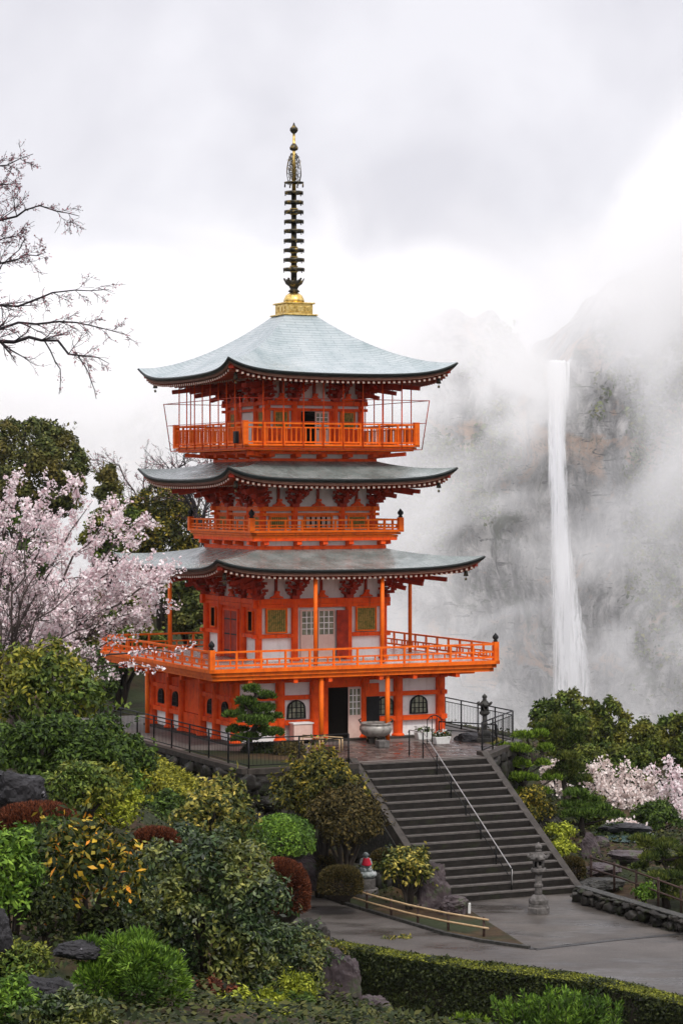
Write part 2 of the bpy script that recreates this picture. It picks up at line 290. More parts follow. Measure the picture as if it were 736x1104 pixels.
# ---- roofs ----
def roof(name_mat,H,h0,ze,za,lift,power,hb,edge=.25,tip=.07,label=None):
    ns,ntt=16,48
    def surf(k,s,t):
        h=h0+(H-h0)*s
        c=abs(t)**7
        hh=h+tip*c*s**3
        z=ze+(za-ze)*(1-s)**power+lift*(.35*abs(t)**2.2+.65*abs(t)**7)*s**1.6
        return SX(k)((t*hh,-hh,z))
    me=bpy.data.meshes.new('roof'); vs=[];fs=[];uvs=[]
    for k in range(4):
        b=len(vs)
        for i in range(ns+1):
            for j in range(ntt+1):
                s=i/ns; t=-1+2*j/ntt; t=math.copysign(abs(t)**.7,t)
                vs.append(surf(k,s,t)); uvs.append((t*(h0+(H-h0)*s)+k*37.3,-s*(H-h0)*1.1))
        for i in range(ns):
            for j in range(ntt):
                a=b+i*(ntt+1)+j; fs.append((a,a+ntt+1,a+ntt+2,a+1))
    me.from_pydata(vs,[],fs); ul=me.uv_layers.new(name='UVMap')
    for p in me.polygons:
        p.use_smooth=True
        for li in p.loop_indices: ul.data[li].uv=uvs[me.loops[li].vertex_index]
    me.materials.append(M[name_mat])
    ro=bpy.data.objects.new('roof',me); ro.location=(0,0,-BZ); link(ro,PG)
    if label: ro['label']=label
    # layered dark eave edge
    mb=MB(); 
    for k in range(4):
        rows=[(0,.004),(.05,-.04),(.035,-.075),(-.02,-.155),(-.12,-.16)]
        b=[];
        for j in range(ntt+1):
            t=-1+2*j/ntt; t=math.copysign(abs(t)**.7,t)
            c=abs(t)**7; hh=H+tip*c; z=ze+lift*(.35*abs(t)**2.2+.65*c)
            b.append([SX(k)(((hh+o)*t,-(hh+o),z+dz)) for o,dz in rows])
        vs=[p for row in b for p in row]; n=len(rows); fs=[]
        for j in range(ntt):
            for i in range(n-1): a=j*n+i; fs.append((a,a+1,a+n+1,a+n))
        mb.add(vs,fs,0,True)
    part(mb,'eave_edge',M['eave'],ro)
    mb=MB()
    for k in range(4):
        b=[]
        for j in range(ntt+1):
            t=-1+2*j/ntt; t=math.copysign(abs(t)**.7,t); c=abs(t)**7; hh=H+tip*c; z=ze+lift*(.35*abs(t)**2.2+.65*c)
            b.append([SX(k)(((hh+o)*t,-(hh+o),z+dz)) for o,dz in ((-.09,-.150),(-.10,-edge),(-.34,-edge-.012))])
        vs=[p for row in b for p in row]; fs=[]
        for j in range(ntt):
            for i in range(2): a=j*3+i; fs.append((a,a+1,a+4,a+3))
        mb.add(vs,fs,0,True)
    part(mb,'eave_board',M['eaveboard'],ro)
    # soffit and rafters
    def ez(x): 
        t=min(1,abs(x)/H); return ze+lift*(.35*t**2.2+.65*t**7)-edge
    slope=.16
    mb=MB()
    for k in range(4):
        vs=[];fs=[]
        mm=24
        for i,(hh,dz) in enumerate(((H-.05,-.0),(hb-.1,(H-hb)*slope))):
            for j in range(mm+1):
                t=-1+2*j/mm; t=math.copysign(abs(t)**.7,t)
                vs.append(SX(k)((t*hh,-hh,(ez(t*H)-.012 if i==0 else ze-edge+dz))))
        for j in range(mm): fs.append((j,j+1,mm+2+j,mm+1+j))
        mb.add(vs,fs)
    part(mb,'soffit',M['soffit'],ro)
    for tier,(out,dz,L,cap) in enumerate(((.14,-.075,1.15,1),(1.05,-.02,H-hb-1.0,1))):
        for k in range(4):
            mb=MB(SX(k)); n=int(2*(H-out)/.235)
            for j in range(n+1):
                x=-(H-out)+.04+(2*(H-out)-.08)*j/n
                y0=-(H-out); y1=min(-(hb-.05),y0+L)
                if abs(x)>-y1: y1=-abs(x)-.02 
                if y1-y0<.12: continue
                z0=(ez(x) if tier==0 else ez(x*.9)*.5+(ze-edge)*.5-.13+.14)+dz-.03
                z1=(ze-edge-.05)+(y1+H)*slope+dz if tier==0 else (ze-edge)+(y1+H)*slope-.1
                z1=max(z1,z0) if abs(x)<H*.8 else z0+.02
                mb.beam((x,y0,z0),(x,y1,z1),.09,.09,0)
                mb.beam((x,y0-.012,z0),(x,y0+.004,z0),.10,.085,1)
            part(mb,'rafter_row',[M['rafter'],M['cream']],ro)
    # hip rafters: stepped corner beams
    for k in range(4):
        mb=MB(SX(k)); d=H-.05
        for q,(e,zz,ww) in enumerate(((.05,-.17,.22),(1.0,-.40,.20),(1.75,-.60,.2),(2.3,-.80,.2))):
            a=H-e-.1
            if a<hb+.1: continue
            zl=(lift if q==0 else lift*.15)
            mb.beam((-a,-a,ze-edge+zl+zz+.05),(-hb*.8,-hb*.8,ze-edge+zz*.75+(H-hb)*slope*.7),ww,.18)
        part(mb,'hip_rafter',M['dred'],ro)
    return ro
# (H, inner half width, eave z, inner z, corner lift)
R3=roof('roof2',6.0,2.7,16.80,17.66,.50,1.25,2.9,label='broad lowest roof of weathered grey copper shingles')
R2=roof('roof2',5.15,2.5,20.52,21.36,.52,1.25,2.55,label='middle roof of weathered grey copper shingles')
R1=roof('roof1',5.15,.66,24.90,27.66,.58,1.5,2.18,label='copper top roof with painted pale blue-white sky sheen rising to the spire')
# wind bells
bell=MB(); bell.tube([(0,0,0),(0,0,-.22)],.012,4); bell.lathe([(.03,-.20),(.075,-.24),(.085,-.40),(.11,-.50),(.10,-.50)],(0,0,0),10); bell.tube([(0,0,-.5),(0,0,-.6)],.01,4); bell.box(-.05,.05,-.006,.006,-.68,-.58)
b0=None
for H,ze in ((6.0,16.80+.5-.30),(5.15,20.52+.5-.30),(5.15,24.9+.55-.30)):
    for sx,sy in ((-1,-1),(1,-1),(1,1),(-1,1)):
        loc=(sx*(H-.5),sy*(H-.5),ze-BZ-.07)
        if b0 is None: b0=bell.build('wind_bell',M['bronze'],PG,loc)
        else: dup_at(b0,loc)
# ---- brackets ----
def bracket_mb(w=.62,hgt=1.0):
    b=MB(); n=3; st=hgt/ n
    b.box(-.17,.17,-.17,.17,-.02,.13)
    for i in range(n):
        z=.14+i*st*.86; y=-.28*i
        L=w*(.62+.22*i)
        for s in (-1,1):            # curved arm parallel to the wall
            b.beam((0,y-.02,z+.03),(s*L*.6,y-.02,z+.02),.13,.13); b.beam((s*L*.55,y-.02,z+.02),(s*L,y-.02,z+.12),.125,.11)
            b.box(s*L-.09,s*L+.09,y-.12,y+.08,z+.17,z+.28)
        b.box(-.08,.08,y-.12,y+.08,z+.10,z+.28)
        b.beam((0,.1,z+.05),(0,y-.36,z+.10),.13,.14)
        b.box(-.09,.09,y-.42,y-.26,z+.14,z+.26)
    # slanting tail beam
    b.beam((0,.05,hgt*.98),(0,-1.35,hgt*.66),.12,.16)
    return b
BR={}
def brackets(h,zb,ts,hgt):
    key=round(hgt,2)
    for k in range(4):
        for t in ts:
            loc=SX(k)((t,-h,zb-BZ)); rz=k*PI/2
            if key not in BR:
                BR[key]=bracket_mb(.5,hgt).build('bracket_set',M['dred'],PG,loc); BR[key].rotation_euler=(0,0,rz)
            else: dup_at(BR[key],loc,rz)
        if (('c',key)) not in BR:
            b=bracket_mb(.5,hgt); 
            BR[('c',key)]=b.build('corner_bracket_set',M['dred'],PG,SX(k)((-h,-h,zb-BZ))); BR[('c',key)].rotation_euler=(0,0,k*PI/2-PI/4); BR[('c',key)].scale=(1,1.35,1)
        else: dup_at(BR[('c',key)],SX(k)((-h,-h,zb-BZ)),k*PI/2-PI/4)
def body(h,z0,ztop,zb,ts,beams,cr,mid):
    mb=MB(); q=h-.10
    mb.box(-q,q,-q,q,z0,ztop); wl=part(mb,'plaster_wall',M['white'])
    first=None
    for k in range(4):
        for t in ts:
            if t>=h-.01: continue
            loc=SX(k)((t,-h,z0-BZ))
            if first is None:
                c=MB(); c.tube([(0,0,0),(0,0,zb-z0)],cr,14,cap=False); c.lathe([(cr+.07,0),(cr+.07,.07),(cr+.01,.13)],(0,0,0),14,0); first=c.build('column',M['verm'],PG,loc)
            else: dup_at(first,loc)
    for bm in beams:
        a,b,w=bm[:3]; tm=M['orange'] if abs(zb-19.38)<.1 else M['verm']  # third-storey beams take the orange so they look lit
        if len(bm)==3: mb=MB(); ring_beam(mb,h,a,b,w,.28); o=part(mb,'tie_beam',tm)
        else:
            g=bm[3]
            for k in range(4):
                e=.004*(k%2)
                for sg in (-1,1):
                    mb=MB(SX(k)); x0,x1=sorted((sg*g,sg*(h+.28))); mb.box(x0,x1,-h-w/2-e*.5,-h+w/2-e,a+e,b-e); part(mb,'tie_beam',M['verm'])
    # studs across the plaster of the bracket zone
    for k in range(4):
        for t in mid:
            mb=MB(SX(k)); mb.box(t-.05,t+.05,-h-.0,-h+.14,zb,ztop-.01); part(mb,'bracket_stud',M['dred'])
            mb=MB(SX(k)); vs=[];fs=[]
            prof=[(-.30,0),(-.27,.07),(-.15,.11),(-.09,.20),(.09,.20),(.15,.11),(.27,.07),(.30,0)]
            for y in (-h-.07,-h+.02): vs+=[(t+x,y,zb+z) for x,z in prof]
            n=len(prof); fs=[tuple(range(n)),tuple(range(2*n-1,n-1,-1))]+[(i,n+i,n+(i+1)%n,(i+1)%n) for i in range(n)]
            mb.add(vs,fs); mb.box(t-.10,t+.10,-h-.14,-h+.02,zb+.205,zb+.31); part(mb,'frog_leg_strut',M['verm'])
    return wl
def rail(h,z,top,posts,baln,mat_,name='railing',low=.1,r=.035,mid=.55,knob=True,extra=.0,dense=0):
    """one railing per side plus corner posts"""
    outs=[]
    for k in range(4):
        mb=MB(SX(k))
        for zz,rr in ((top,r*1.15),(top*mid,r*.9),(low,r*1.1)):
            e=extra if zz==top else 0
            mb.beam((-h,-h,z+zz+.004*(k%2)),(h,-h,z+zz+.004*(k%2)),rr*2,rr*1.9)
        for j in range(1,posts):
            x=-h+2*h*j/posts
            mb.box(x-.04,x+.04,-h-.04,-h+.04,z,z+top-.02)
        nb=posts*baln
        for j in range(nb):
            x=-h+2*h*(j+.5)/nb
            if baln>1 or True: mb.box(x-.024,x+.024,-h-.03,-h+.03,z+low,z+top*(mid if not dense else 1)-.005)
        outs.append(part(mb,name,mat_))
    pm=None
    for k in range(4):
        loc=SX(k)((-h,-h,z-BZ-.02))
        if pm is None:
            p=MB(); p.box(-.11,.11,-.11,.11,0,top+.12); pm=p.build('newel_post',mat_,PG,loc)
            if knob:
                q=MB(); q.lathe([(.07,0),(.11,.03),(.06,.08),(.13,.16),(.12,.24),(.05,.32),(.01,.38)],(0,0,top+.12),12); q.build('post_knob',M['black'],pm)
        else: dup_at(pm,loc)
    return outs
def deck(h,z0,z1,name='balcony_deck',inner=2.5,joist=.5):
    th=(z1-z0)/3
    for i,(o,zz) in enumerate(((-.14,z0),(-.05,z0+th),(.05,z0+2*th))):
        mb=MB()
        for k in range(4):
            mb.xf=SX(k); e=.003*(k%2)
            mb.box(-h-o+ -0.0,h+o,-h-o-e,-h-o+.22,zz+.012,zz+th-.004+(0 if i<2 else .004))
        part(mb,'fascia_board',M['orange'])
    mb=MB(); mb.box(-h+.12,h-.12,-h+.12,h-.12,z0+th*1.2,z1-.02); d=part(mb,name,M['deckfloor'])
    mb=MB()
    for k in range(4):
        mb.xf=SX(k); n=int(2*h/joist)
        for j in range(n+1):
            x=-h+.2+(2*h-.4)*j/n
            ye=-max(inner,abs(x))
            if ye<-h+.3: continue
            mb.box(x-.06,x+.06,-h+.2,ye,z0+.02+.002*(k%2),z0+th*1.2-.002)
    if mb.v: part(mb,'joist_row',M['verm'])
    mb=MB(); mb.box(-h+.16,h-.16,-h+.16,h-.16,z0+th*1.1,z0+th*1.2-.004); part(mb,'deck_underside',M['white'])
    return d
# ---- windows & doors ----
def bar_window(k,h,t,w,z0,z1,n=7,m='green',pw=.07):
    mb=MB(SX(k)); y=-h-.03
    mb.box(t-w/2-pw,t+w/2+pw,y-.03,y+.06,z0-pw,z0); mb.box(t-w/2-pw,t+w/2+pw,y-.03,y+.06,z1,z1+pw)
    mb.box(t-w/2-pw,t-w/2,y-.028,y+.06,z0,z1); mb.box(t+w/2,t+w/2+pw,y-.028,y+.06,z0,z1)
    f=part(mb,'barred_window',M['orange'])
    mb=MB(SX(k)); mb.box(t-w/2,t+w/2,-h+.02,-h+.05+.02,z0,z1); part(mb,'opening_shade_panel',M['dark'],f)  # black panel painted as the shade behind the bars
    mb=MB(SX(k))
    for j in range(n):
        x=t-w/2+w*(j+.5)/n; mb.box(x-w/n*.30,x+w/n*.30,y-.01,y+.02,z0,z1)
    part(mb,'bars',M[m],f); return f
def door_panel(k,h,x0,x1,z0,z1,y=None,nx=3,nz=4,split=.45,m='pink',lab=None):
    y=-h-.02 if y is None else y
    zs=z0+(z1-z0)*split; fr=.07
    mb=MB(SX(k)); mb.box(x0+.01,x1-.01,y-.03,y+.03,z0,zs)
    mb.box(x0+.01,x0+fr,y-.03,y+.03,zs,z1); mb.box(x1-fr,x1-.01,y-.03,y+.03,zs,z1); mb.box(x0+fr,x1-fr,y-.03,y+.03,z1-fr,z1)
    d=part(mb,'door',M[m])
    if lab: d['label']=lab
    mb=MB(SX(k))
    a,b=x0+fr,x1-fr
    for j in range(1,nx): x=a+(b-a)*j/nx; mb.box(x-.018,x+.018,y-.02,y+.01,zs,z1-fr)
    for j in range(1,nz): z=zs+(z1-fr-zs)*j/nz; mb.box(a,b,y-.024,y+.008,z-.018,z+.018)
    part(mb,'lattice',M['white'],d)
    mb=MB(SX(k)); mb.box(a,b,y+.012,y+.02,zs,z1-fr); part(mb,'pane',M['glass'],d); return d
def arch_pts(t,w,z0,z1,s=1.0,n=7):
    hw=w/2*s; p=[(t-hw*1.06,z0),(t-hw,z0+(z1-z0)*.55)]
    for j in range(1,n+1):
        a=j/n*PI/2; p.append((t-hw*math.cos(a)**.8 if j<n else t, z0+(z1-z0)*(.55+.40*math.sin(a))+(.05*(z1-z0)*(j/n)**4)))
    r=[(2*t-x,z) for x,z in p[:-1]][::-1]
    return p+r
def arched_window(k,h,t,w,z0,z1,pane='glass'):
    y=-h-.03; out=arch_pts(t,w,z0,z1); zc=(z0+z1)/2
    inn=[(t+(x-t)*.84,zc+(z-zc)*.88) for x,z in out]; n=len(out)
    mb=MB(SX(k)); vs=[(x,y-.04,z) for x,z in out]+[(x,y-.04,z) for x,z in inn]+[(x,y+.1,z) for x,z in out]+[(x,y+.1,z) for x,z in inn]; fs=[]
    for i in range(n):
        j=(i+1)%n; fs+=[(i,j,n+j,n+i),(i,2*n+i,2*n+j,j),(n+i,n+j,3*n+j,3*n+i)]
    mb.add(vs,fs); f=part(mb,'arched_window',M['black'])
    mb=MB(SX(k)); mb.add([(x,y,z) for x,z in inn],[tuple(range(n))]); part(mb,'pane',M[pane],f)
    mb=MB(SX(k)); zi0=min(z for x,z in inn); zi1=max(z for x,z in inn)
    for q in (-.5,0,.5):
        x=t+q*w*.5; zt=zi1-(abs(q)*.42)*(zi1-zi0)*.5; mb.box(x-.022,x+.022,y-.025,y-.003,zi0,zt)
    for q in (.3,.6): z=zi0+(zi1-zi0)*q; mb.box(t-w*.4,t+w*.4,y-.022,y-.004,z-.016,z+.016)
    part(mb,'mullions',M['black'],f); return f
def panel(k,h,x0,x1,z0,z1,m,name='wall_panel',d=.03):
    mb=MB(SX(k)); mb.box(x0,x1,-h-d,-h+.02,z0,z1); return part(mb,name,M[m])
# ===== storey 1 =====
T1=[-4.7,-2.7,-1.15,1.15,2.7,4.7]
body(4.7,9.72,12.5,12.42,T1,[(12.14,12.40,.26),(11.42,11.60,.20,1.1),(10.38,10.58,.20,1.1)],.20,[])
for k in (0,1,2,3):
    for t in (-3.7,-1.95,2.12,3.7):
        if k==3:
            arched_window(k,4.72,t,.55,10.72,11.36,'dark')
        else: arched_window(k,4.62,t,.80,10.62,11.40)
for a,b in zip(T1[:-1],T1[1:]):
    panel(3,4.66,a+.2,b-.2,10.58,12.14,'verm','plank_wall')
# front doorway
panel(0,4.66,-.98,-.52,9.74,12.14,'verm','door_jamb_panel')
mb=MB(SX(0)); mb.box(-.5,.38,-4.72,-4.60,9.74,11.85); part(mb,'doorway_shade_panel',M['dark'])  # solid black slab painted as the shade of the open doorway
panel(0,4.68,-.52,1.0,11.86,12.14,'verm','door_lintel_panel')
door_panel(0,4.7,.36,1.0,9.74,11.84,lab='pale pink sliding door with white lattice beside the dark doorway')
d=panel(0,4.9,1.06,1.70,9.85,12.0,'verm','open_door_leaf',.05)
mb=MB(SX(0)); mb.box(1.10,1.68,-5.03,-4.97,10.32,11.45); part(mb,'notice_board',M['black'],d)
for k in (1,2):
    door_panel(k,4.66,-.9,0,9.74,11.9); door_panel(k,4.66,0,.9,9.74,11.9)
mb=MB(SX(3)); mb.box(-.9,.9,-4.76,-4.62,9.74,10.56); part(mb,'plank_door_base',M['verm'])
# stone plinth
mb=MB(); mb.box(-5.05,5.05,-5.05,5.05,9.42,9.735); part(mb,'plinth',M['kerb'])
# ===== deck of storey 2 =====
deck(6.50,12.42,12.90,'veranda_deck',4.9,.55)
for k in range(4):
    for t in T1: mb=MB(SX(k)); mb.box(t-.09,t+.09,-6.3,-4.7,12.24,12.425); part(mb,'deck_beam',M['verm'])
rail(6.42,12.90,.68,12,2,M['orange'],mid=.52,low=.13,r=.035)
# slender posts under and over the deck
pp=MB(); pp.tube([(0,0,0),(0,0,2.78)],.10,10,cap=True); first=None
for x,y in ((-1.5,-6.15),(1.5,-6.15),(-6.15,1.6),(6.15,1.6),(-1.5,6.15),(1.5,6.15)):
    if first is None: first=pp.build('porch_post',M['orange'],PG,(x,y,9.66-BZ))
    else: dup_at(first,(x,y,9.66-BZ))
pp=MB(); pp.tube([(0,0,0),(0,0,3.62)],.085,10,cap=True); first=None
for x,y in ((-1.52,-5.62),(1.52,-5.62),(-5.62,.3),(5.62,0),(-1.52,5.62),(1.52,5.62)):
    if first is None: first=pp.build('eave_post',M['orange'],PG,(x,y,12.86-BZ))
    else: dup_at(first,(x,y,12.86-BZ))
# ===== storey 2 =====
T2=[-2.9,-1.25,1.25,2.9]
body(2.9,12.88,17.15,15.52,T2,[(15.28,15.50,.24),(14.98+.14,15.27,.20),(13.86,14.02,.22,1.2)],.15,[-2.08,-.0,2.08])
brackets(2.9,15.5,[-1.25,1.25],1.1)
for k in (0,1,2):
    for s in (-1,1): bar_window(k,2.88,s*2.08,.84,14.12,15.04,9)
door_panel(0,2.86,-.98,-.19,12.9,15.02,split=.5,lab='pale pink lattice door on the veranda, left leaf'); door_panel(0,2.86,-.17,.62,12.9,15.02,split=.5,lab='pale pink lattice door on the veranda, right leaf')
panel(0,2.99,.66,1.30,12.92,14.98,'dred','open_door_leaf',.04)
for k in (1,2): door_panel(k,2.86,-.8,0,12.9,15.02,m='dred'); door_panel(k,2.86,0,.8,12.9,15.02,m='dred')
# left face: plank door with iron straps, two dark windows
def strap_door(k,h,x0,x1,z0,z1):
    mb=MB(SX(k)); y=-h-.04
    mb.box(x0,x1,y-.02,y+.05,z0,z1)
    d=part(mb,'plank_door',M['dred'])
    mb=MB(SX(k)); mb.box(x0-.1,x0,y-.05,y+.05,z0,z1+.1); mb.box(x1,x1+.1,y-.05,y+.05,z0,z1+.1); mb.box(x0,x1,y-.05,y+.05,z1,z1+.1)
    xm=(x0+x1)/2; mb.box(xm-.02,xm+.02,y-.04,y,z0,z1); part(mb,'door_frame',M['verm'],d)
    for q in (.15,.5,.82):
        z=z0+(z1-z0)*q
        for a_,b_ in ((x0+.03,xm-.05),(xm+.05,x1-.03)): mb=MB(SX(k)); mb.box(a_,b_,y-.035,y-.015,z-.03,z+.03); part(mb,'iron_strap',M['black'],d)
strap_door(3,2.9,-.72,.72,12.9,14.9)
panel(3,2.83,-2.75,-1.4,14.02,15.12,'verm','plank_wall'); panel(3,2.83,1.4,2.75,14.02,15.12,'verm','plank_wall')
panel(3,2.83,-1.1,1.1,12.9,15.12,'verm','plank_wall',.02)
for s in (-1,1): bar_window(3,2.9,s*2.08,.42,14.15,14.95,4,'dark',.05)
# ===== storey 3 =====
mb=MB(); ring_beam(mb,2.85,17.56,17.72,.3,.1); part(mb,'base_beam',M['verm'])
mb=MB(); ring_beam(mb,3.2,17.93,18.07,.3,.1); part(mb,'base_beam',M['verm'])
mb=MB(); mb.box(-2.9,2.9,-2.9,2.9,17.5,18.06); part(mb,'base_wall',M['white'])
for k in range(4):
    for t in (-2.7,-1.2,1.2,2.7,-.0): mb=MB(SX(k)); mb.beam((t,-2.8,17.78),(t,-3.3,17.86),.22,.18); part(mb,'base_bracket',M['verm'])
deck(3.50,18.06,18.38,'balcony_deck',2.6,.5)
rail(3.44,18.38,.42,9,1,M['orange'],mid=.5,low=.08,r=.03)
T3=[-2.55,-1.1,1.1,2.55]
body(2.55,18.2,20.85,19.38,T3,[(19.18,19.37,.22),(18.98,19.10,.18)],.14,[-1.82,0,1.82])
brackets(2.55,19.36,[-1.1,1.1],.85)
for k in range(4):
    for s in (-1,1): bar_window(k,2.53,s*1.82,.75,18.5,18.92,8)
    bar_window(k,2.53,0,1.2,18.45,18.93,5,'cream')
# ===== storey 4 =====
mb=MB(); ring_beam(mb,2.55,21.26,21.40,.3,.1); part(mb,'base_beam',M['verm'])
mb=MB(); ring_beam(mb,3.0,21.58,21.70,.3,.1); part(mb,'base_beam',M['verm'])
mb=MB(); mb.box(-2.62,2.62,-2.62,2.62,21.2,21.69); part(mb,'base_wall',M['white'])
for k in range(4):
    for t in (-2.4,-1.2,0,1.2,2.4): mb=MB(SX(k)); mb.beam((t,-2.5,21.46),(t,-3.2,21.54),.24,.16); part(mb,'base_bracket',M['verm'])
    mb=MB(SX(k)); mb.beam((-2.3,-2.3,21.46),(-3.6,-3.6,21.60),.22,.16); part(mb,'base_bracket',M['verm'])
deck(4.0,21.70,21.98,'balcony_deck',2.4,.5)
rail(3.94,21.98,.86,9,4,M['orange'],mid=.80,low=.08,r=.032,knob=False)
T4=[-2.18,-.95,.95,2.18]
body(2.18,21.9,25.1,23.86,T4,[(23.66,23.85,.2),(23.42,23.54,.16)],.13,[-1.55,0,1.55])
brackets(2.18,23.84,[-.95,.95],.78)
for k in (0,1,2,3):
    for s in (-1,1): bar_window(k,2.16,s*1.55,.56,22.75,23.36,6)
    panel(k,2.12,-2.05,-1.1,22.0,22.66,'verm','plank_wall'); panel(k,2.12,1.1,2.05,22.0,22.66,'verm','plank_wall')
mb=MB(SX(0)); mb.box(-.62,.0,-2.20,-2.08,21.98,23.40); part(mb,'doorway_shade_panel',M['dark'])  # black slab on the wall, painted doorway shade
door_panel(0,2.16,.0,.66,21.99,23.40,lab='white lattice door of the top storey'); panel(0,2.14,-.85,-.62,21.99,23.42,'verm','door_jamb_panel'); panel(0,2.14,.66,.85,21.99,23.42,'verm','door_jamb_panel')
# cage of thin red rods round the top balcony
cg=MB()
for k in range(4):
    cg.xf=SX(k); z0=21.78
    a,b=4.12,4.36
    cg.beam((-b,-b,23.86),(b,-b,23.86),.03,.03); 
    cg.beam((-b+.10,-b+.10,22.9),(b-.1,-b+.1,22.9),.022,.022)
    cg.tube([(-a,-a,z0),(-b,-b,23.88)],.022,5)
    cg.beam((-a,-a,z0),(a,-a,z0),.03,.03)
cage=part(cg,'safety_cage',M['dred'])
for k in range(4):
    for j in range(1,9):
        x=-4.1+8.2*j/9; mb=MB(SX(k)); mb.tube([(x,-4.08,21.8),(x,-4.08,24.64)],.026,5); part(mb,'cage_rod',M['verm'],cage)
# red speaker-like dark box at the left corner of the top balcony
mb=MB(); mb.box(-4.22,-4.06,-3.6,-3.3,22.0,22.5); part(mb,'black_loudspeaker',M['black'],bevel=.03)
# ===== spire =====
sp=MB(); sp.box(-.80,.80,-.80,.80,27.60,27.66); sp.box(-.62,.62,-.62,.62,27.66,28.10); sp.box(-.70,.70,-.70,.70,28.10,28.17); 
for k in range(4):
    sp.xf=SX(k)
    for x in (-.36,0,.36): sp.box(x-.12,x+.12,-.65,-.60,27.76,28.0)
sp.xf=None
spire=part(sp,'spire_base',M['gold'],bevel=.015)
spire['label']='square gilded base of the spire'
def sub(mb,name,m): return mb.build(name,m,spire)
mb=MB(); mb.lathe([(.46,28.17),(.45,28.32),(.36,28.50),(.22,28.60),(.14,28.62)],(0,0,0),24); sub(mb,'gilded_dome',M['gold'])
mb=MB(); mb.lathe([(.14,28.60),(.26,28.68),(.16,28.78),(.22,28.90),(.36,29.0),(.42,29.14),(.38,29.14),(.3,29.04),(.2,29.0)],(0,0,0),16)
for j in range(10):
    a=2*PI*j/10; mb.beam((.34*math.cos(a),.34*math.sin(a),29.0),(.46*math.cos(a),.46*math.sin(a),29.24),.10,.02)
sub(mb,'lotus_cup',M['bronze'])
mb=MB(); mb.tube([(0,0,28.5),(0,0,33.0)],[.135,.11],12); sub(mb,'dark_shaft',M['bronze'])
mb=MB(); mb.tube([(0,0,33.0),(0,0,35.75)],[.09,.05],10); sub(mb,'gilded_shaft',M['gold'])
for j in range(9):
    z=29.60+j*.416; rr=.455-.008*j
    mb=MB(); n=24
    mb.lathe([(.1,z+.05),(rr-.02,z+.02),(rr,z-.02),(rr+.015,z-.02),(rr+.015,z+.09),(.1,z+.11)],(0,0,0),n)
    for q in range(4): a=q*PI/4; mb.beam((-rr*math.cos(a),-rr*math.sin(a),z+.05),(rr*math.cos(a),rr*math.sin(a),z+.05),.05,.07)
    for q in range(6): a=q*PI/3+.3; mb.lathe([(.010,0),(.025,-.02),(.028,-.085),(.01,-.09)],(rr*math.cos(a),rr*math.sin(a),z),6)
    so_=sub(mb,'spire_ring',M['bronze'])
    if j in (0,1,2,6): mb=MB(); mb.lathe([(.14,z-.10),(.18,z-.07),(.14,z-.03)],(0,0,0),12); mb.lathe([(.14,z+.13),(.20,z+.16),(.14,z+.20)],(0,0,0),12); sub(mb,'gilded_collar',M['gold'])
mb=MB(); mb.lathe([(.10,33.34),(.42,33.37),(.43,33.42),(.10,33.44)],(0,0,0),20)
for q in range(8): a=q*PI/4; mb.lathe([(.012,0),(.03,-.05),(.035,-.14),(.01,-.15)],(.42*math.cos(a),.42*math.sin(a),33.36),6)
sub(mb,'upper_disc',M['bronze'])
# openwork flame: four leaf-shaped filigree wings
mb=MB(); rr_=random.Random(3)
for q in range(4):
    a=q*PI/2+.35; ca,sa=math.cos(a),math.sin(a)
    def prof(u): return .42*(1-max(0,(u-.25)/.78)**2.2)**.6*(.8+.2*min(1,u*4))+.01
    pts=[(prof(u/12)*ca,prof(u/12)*sa,33.44+1.22*u/12) for u in range(13)]
    mb.tube(pts,.016,4)
    for e in range(46):
        u=rr_.uniform(.02,.95); R=prof(u); r0=rr_.uniform(.1,.95)*R; z=33.44+1.22*u
        l=rr_.uniform(.07,.16); an=rr_.uniform(0,PI)
        pp_=[((r0+l*math.cos(an+w_)*.7)*ca,(r0+l*math.cos(an+w_)*.7)*sa,z+l*math.sin(an+w_)) for w_ in (0,.9,1.8,2.7)]
        mb.tube(pp_,.011,3,cap=False)
sub(mb,'filigree_flame',M['bronze'])
mb=MB(); mb.lathe([(.04,34.76),(.17,34.82),(.19,34.92),(.12,35.04),(.05,35.12)],(0,0,0),14); sub(mb,'lower_jewel',M['bronze'])
mb=MB(); mb.lathe([(.04,35.52),(.11,35.56),(.18,35.66),(.17,35.76),(.07,35.86),(.02,36.0)],(0,0,0),14); sub(mb,'top_jewel',M['bronze'])
# ================= TERRACE, STAIRS, PLAZA =================
TZ=9.65; PZ=5.36
def Tb(lx,ly): p=T(lx,ly,0); return (p.x,p.y)
def flat(name,pts,z,m,th=0,sub=0):
    """a sheet (or slab when th) from a world outline"""
    mb=MB(); n=len(pts); vs=[(x,y,z) for x,y in pts]
    fs=[tuple(range(n))]
    if th:
        vs+=[(x,y,z-th) for x,y in pts]; fs+=[(i,n+i,n+(i+1)%n,(i+1)%n) for i in range(n)]
        fs.append(tuple(range(2*n-1,n-1,-1)))
    mb.add(vs,fs); o=mb.build(name,M[m] if isinstance(m,str) else m)
    # make the top face look up
    import bmesh
    b=bmesh.new(); b.from_mesh(o.data); bmesh.ops.recalc_face_normals(b,faces=b.faces)
    if not th:
        for f in b.faces:
            if f.normal.z<0: f.normal_flip()
    b.to_mesh(o.data); b.free(); return o
TERR=[(-7.65,-12.95),(-3.2,-12.95),(-2.95,-12.42),(2.66,-12.42),(6.54,-8.1),(7.05,-.8),(7.05,9.5),(-7.65,9.5)]
tp=[Tb(*p) for p in TERR]
o=flat('terrace_floor',tp,TZ,'terr',.6); tag(o,kind='structure')
tag(flat('terrace_paving',[Tb(*p) for p in ((-2.9,-12.1),(2.55,-12.1),(5.0,-9.4),(4.6,-6.9),(2.2,-6.2),(-2.9,-6.2))],TZ+.006,'setts'),kind='structure')
